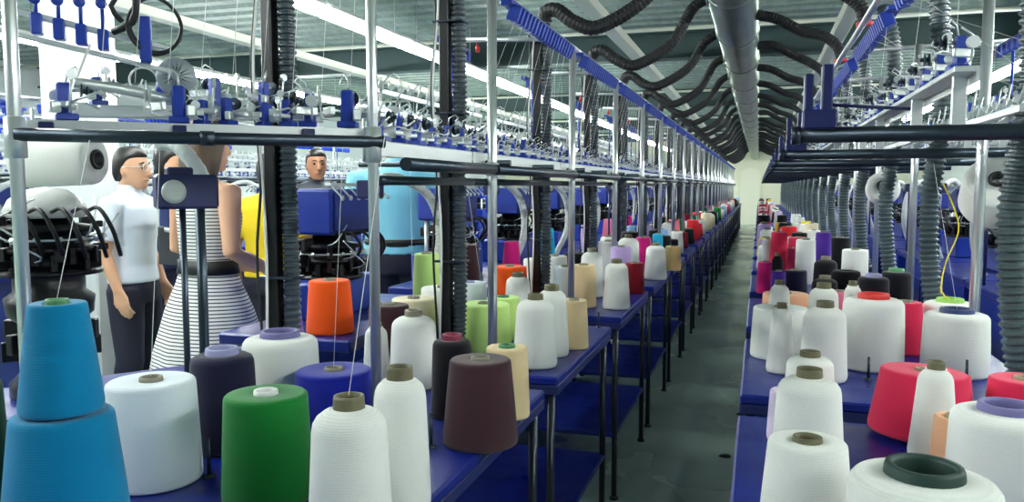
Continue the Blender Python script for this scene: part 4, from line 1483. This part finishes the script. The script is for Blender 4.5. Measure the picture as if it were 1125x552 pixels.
    if lower:
        tr = MB()
        tr.loft([(0, 0, .84, .118, .172), (0, 0, .92, .124, .180), (0, 0, 1.03, .113, .163)], 24)
        for i, sg in ((0, 1), (1, -1)):
            tr.tube([hips[i] + V(0, 0, .0), (hips[i] + knees[i]) / 2, knees[i], ank[i] + V(0, 0, -.02)], [.103, .092, .078, .066], 16)
        S(tr)
        remeshed(tr, 'trousers', lower, t, .012 * k, 5)
        bl = MB()
        bl.loft([(0, 0, 1.012, .118, .168), (0, 0, 1.045, .116, .165)], 28)
        S(bl)
        bl.build('belt', BLACKP, t)
    for i, sg in ((0, 1), (1, -1)):
        s_ = MB()
        s_.loft([(ank[i].x + .05, ank[i].y, 0.0, .135, .046), (ank[i].x + .05, ank[i].y, .03, .135, .046), (ank[i].x + .03, ank[i].y, .07, .10, .042), (ank[i].x + .0, ank[i].y, .10, .055, .04)], 18)
        S(s_)
        s_.build('shoe', BLACKP, t)
    if fem:
        dr = MB()
        torso(dr, [(x, y, z, a, b) for (x, y, z, a, b) in TR if .9 < z < 1.46], .012)
        S(dr)
        o1 = remeshed(dr, 'dress_top', mat('striped_cloth', rgb(230, 230, 226), .8, 0, 'stripes'), t, .012 * k, 3)
        sk = MB()
        sk.loft([(0, 0, .36, .27, .34), (0, 0, .5, .25, .315), (0, 0, .7, .215, .28), (0, 0, .88, .165, .225), (0, 0, 1.0, .118, .17), (0, 0, 1.08, .10, .142)], 40)
        nn = 40
        sk.v = [(x * (1 + .035 * math.cos(8 * math.atan2(y, x)) * min(1, (1.0 - z) * 2 if z < 1 else 0)), y * (1 + .035 * math.cos(8 * math.atan2(y, x)) * min(1, (1.0 - z) * 2 if z < 1 else 0)), z) for (x, y, z) in sk.v]
        S(sk)
        sk.build('dress_skirt', MATS['striped_cloth'], t)
        bl = MB()
        bl.loft([(0, 0, 1.045, .120, .162), (0, 0, 1.075, .114, .150), (0, 0, 1.105, .116, .152)], 32)
        S(bl)
        bl.build('belt', BLACKP, t)
    else:
        cloth, short, name = top
        st = MB()
        torso(st, [(x, y, z, a, b) for (x, y, z, a, b) in TR if .9 < z] if lean < .2 else TR[1:], .016)
        for i in (0, 1):
            sleeve(st, i, short, .010)
        S(st)
        remeshed(st, name, cloth, t, .012 * k, 5)
        co = MB()
        co.tube([bend(V(-.012, 0, 1.465)), bend(V(-.010, 0, 1.52))], [.072, .062], 18, False)
        co.tube([bend(V(-.010, 0, 1.52)), bend(V(-.012, 0, 1.465))], [.059, .066], 18, False)
        S(co)
        co.build('collar', cloth, t)
    return t, (lambda x, y, z: tuple(hd(x, y, z) * k)), k


WHITE_SHIRT = mat('white_shirt', rgb(226, 234, 246), .8)
DARKPANT = mat('dark_trousers', rgb(22, 24, 44), .8)
VEST = mat('navy_jacket', rgb(34, 52, 104), .75)
YELLOW = mat('yellow_shirt', rgb(240, 206, 30), .75)
SUIT = mat('charcoal_suit', rgb(44, 50, 62), .7)
POLO = mat('light_blue_polo', rgb(130, 204, 230), .75)
V3 = lambda *a: Vector(a)
RIGHTFACE = YAW
DOWN = (V3(-.03, .225, 1.14), V3(.05, .235, .92))
DOWNR = (V3(-.03, -.225, 1.14), V3(.05, -.235, .92))
FWD = (V3(.0, .24, 1.15), V3(.22, .18, 1.12))
FWDR = (V3(.0, -.24, 1.15), V3(.22, -.18, 1.12))

p = at_depth(143, 4.65)
pt, hd, k = person('man in white short-sleeved shirt with glasses and dark trousers, standing in profile', (p.x, p.y, 0), RIGHTFACE - .1, 1.76, SKIN, HAIRB, 'short', DARKPANT,
                   (WHITE_SHIRT, True, 'shirt'), (DOWN, DOWNR))
g = MB()
for sg in (-1, 1):
    g.torus((0, 0, 0), .023, .0028, 20, 6, roty(PI / 2))
    n = len(g.v) // (2 if sg == 1 else 1)
    st = 0 if sg == -1 else len(g.v) // 2
    g.v[st:] = [tuple(V3(*q) + V3(.102, sg * .032, .006)) for q in g.v[st:]]
for sg in (-1, 1):
    g.cyl((.098, sg * .055, .010), (-.01, sg * .080, .005), .0025, None, 6)
g.cyl((.104, -.01, .01), (.104, .01, .01), .0025, None, 6)
g.v = [hd(*q) for q in g.v]
g.build('glasses', STEEL, pt)
p = at_depth(186, 5.3)
person('person in navy jacket standing between the white-shirted man and the striped dress', (p.x, p.y, 0), RIGHTFACE + .2, 1.80, SKIN, HAIRB, 'short', mat('navy_trousers', rgb(24, 30, 66), .8),
       (VEST, False, 'jacket'), (DOWN, FWDR))
p = at_depth(226, 3.75)
person('woman with brown hair in black-and-white striped sleeveless dress with black belt', (p.x, p.y, 0), RIGHTFACE + 1.0, 1.86, SKIN, HAIRD, 'long', None, 'dress',
       ((V3(.0, .22, 1.15), V3(.20, .12, 1.08)), (V3(-.05, -.23, 1.15), V3(.16, -.20, 1.06))))
p = at_depth(297, 5.0)
person('person in yellow shirt half hidden behind the black hose post', (p.x, p.y, 0), PI / 2 + RIGHTFACE, 1.74, SKIND, HAIRB, 'short', DARKPANT, (YELLOW, True, 'shirt'), (DOWN, FWDR))
p = at_depth(348, 6.6)
person('man in charcoal suit facing the camera beyond the blue machine head', (p.x, p.y, 0), -PI / 2 + RIGHTFACE + .4, 1.84, SKIND, HAIRB, 'short', mat('charcoal_trousers', rgb(40, 46, 58), .8), (SUIT, False, 'suit_jacket'), (DOWN, DOWNR))
p = at_depth(437, 5.3)
person('man in light blue polo shirt seen from behind, between chrome posts', (p.x, p.y, 0), PI / 2 + RIGHTFACE + .1, 1.96, SKIND, HAIRB, 'short', DARKPANT, (POLO, True, 'polo_shirt'), (FWD, FWDR), lean=.12)[0].scale = (1.12, 1.22, 1)
clip = thing('clipboard', 'dark clipboard held at the waist of the woman in stripes', 'clipboard')
pc = at_depth(186, 3.95)
clip.location = (pc.x, pc.y, 1.22)
clip.rotation_euler = (0.2, 0.1, .3)
MB().box((0, 0, 0), (.13, .012, .20), None, .004).build('board', mat('dark_grey_card', rgb(60, 62, 70), .6), clip)
MB().box((0, -.009, .085), (.06, .01, .02), None, .003).build('clip', STEEL, clip)

# small dark scraps on the aisle floor
for (u, v, lab) in ((796, 502, 'small dark lint scrap on the aisle floor, nearer the camera'), (814, 456, 'small dark lint scrap on the aisle floor, farther back')):
    d = ray(u, v)
    tt = -H / d.z
    m = MB()
    m.loft([(0, 0, .0, .035, .02), (0.004, 0, .008, .03, .016), (.006, 0, .014, .014, .008)], 14)
    o = m.build('lint_scrap', BLACKP, None, (d.x * tt, d.y * tt, 0.0))
    tag(o, lab, 'lint scrap')

# ------------------------------------------------------------------ world and view
w = bpy.data.worlds.new('world')
bpy.context.scene.world = w
w.use_nodes = True
w.node_tree.nodes['Background'].inputs['Color'].default_value = (0.72, 0.86, 1.0, 1)
w.node_tree.nodes['Background'].inputs['Strength'].default_value = 0.35
sc = bpy.context.scene
sc.view_settings.view_transform = 'Standard'
sc.view_settings.look = 'None'
sc.view_settings.exposure = 0.02
sc.view_settings.gamma = 1.0
sc.view_settings.use_curve_mapping = False
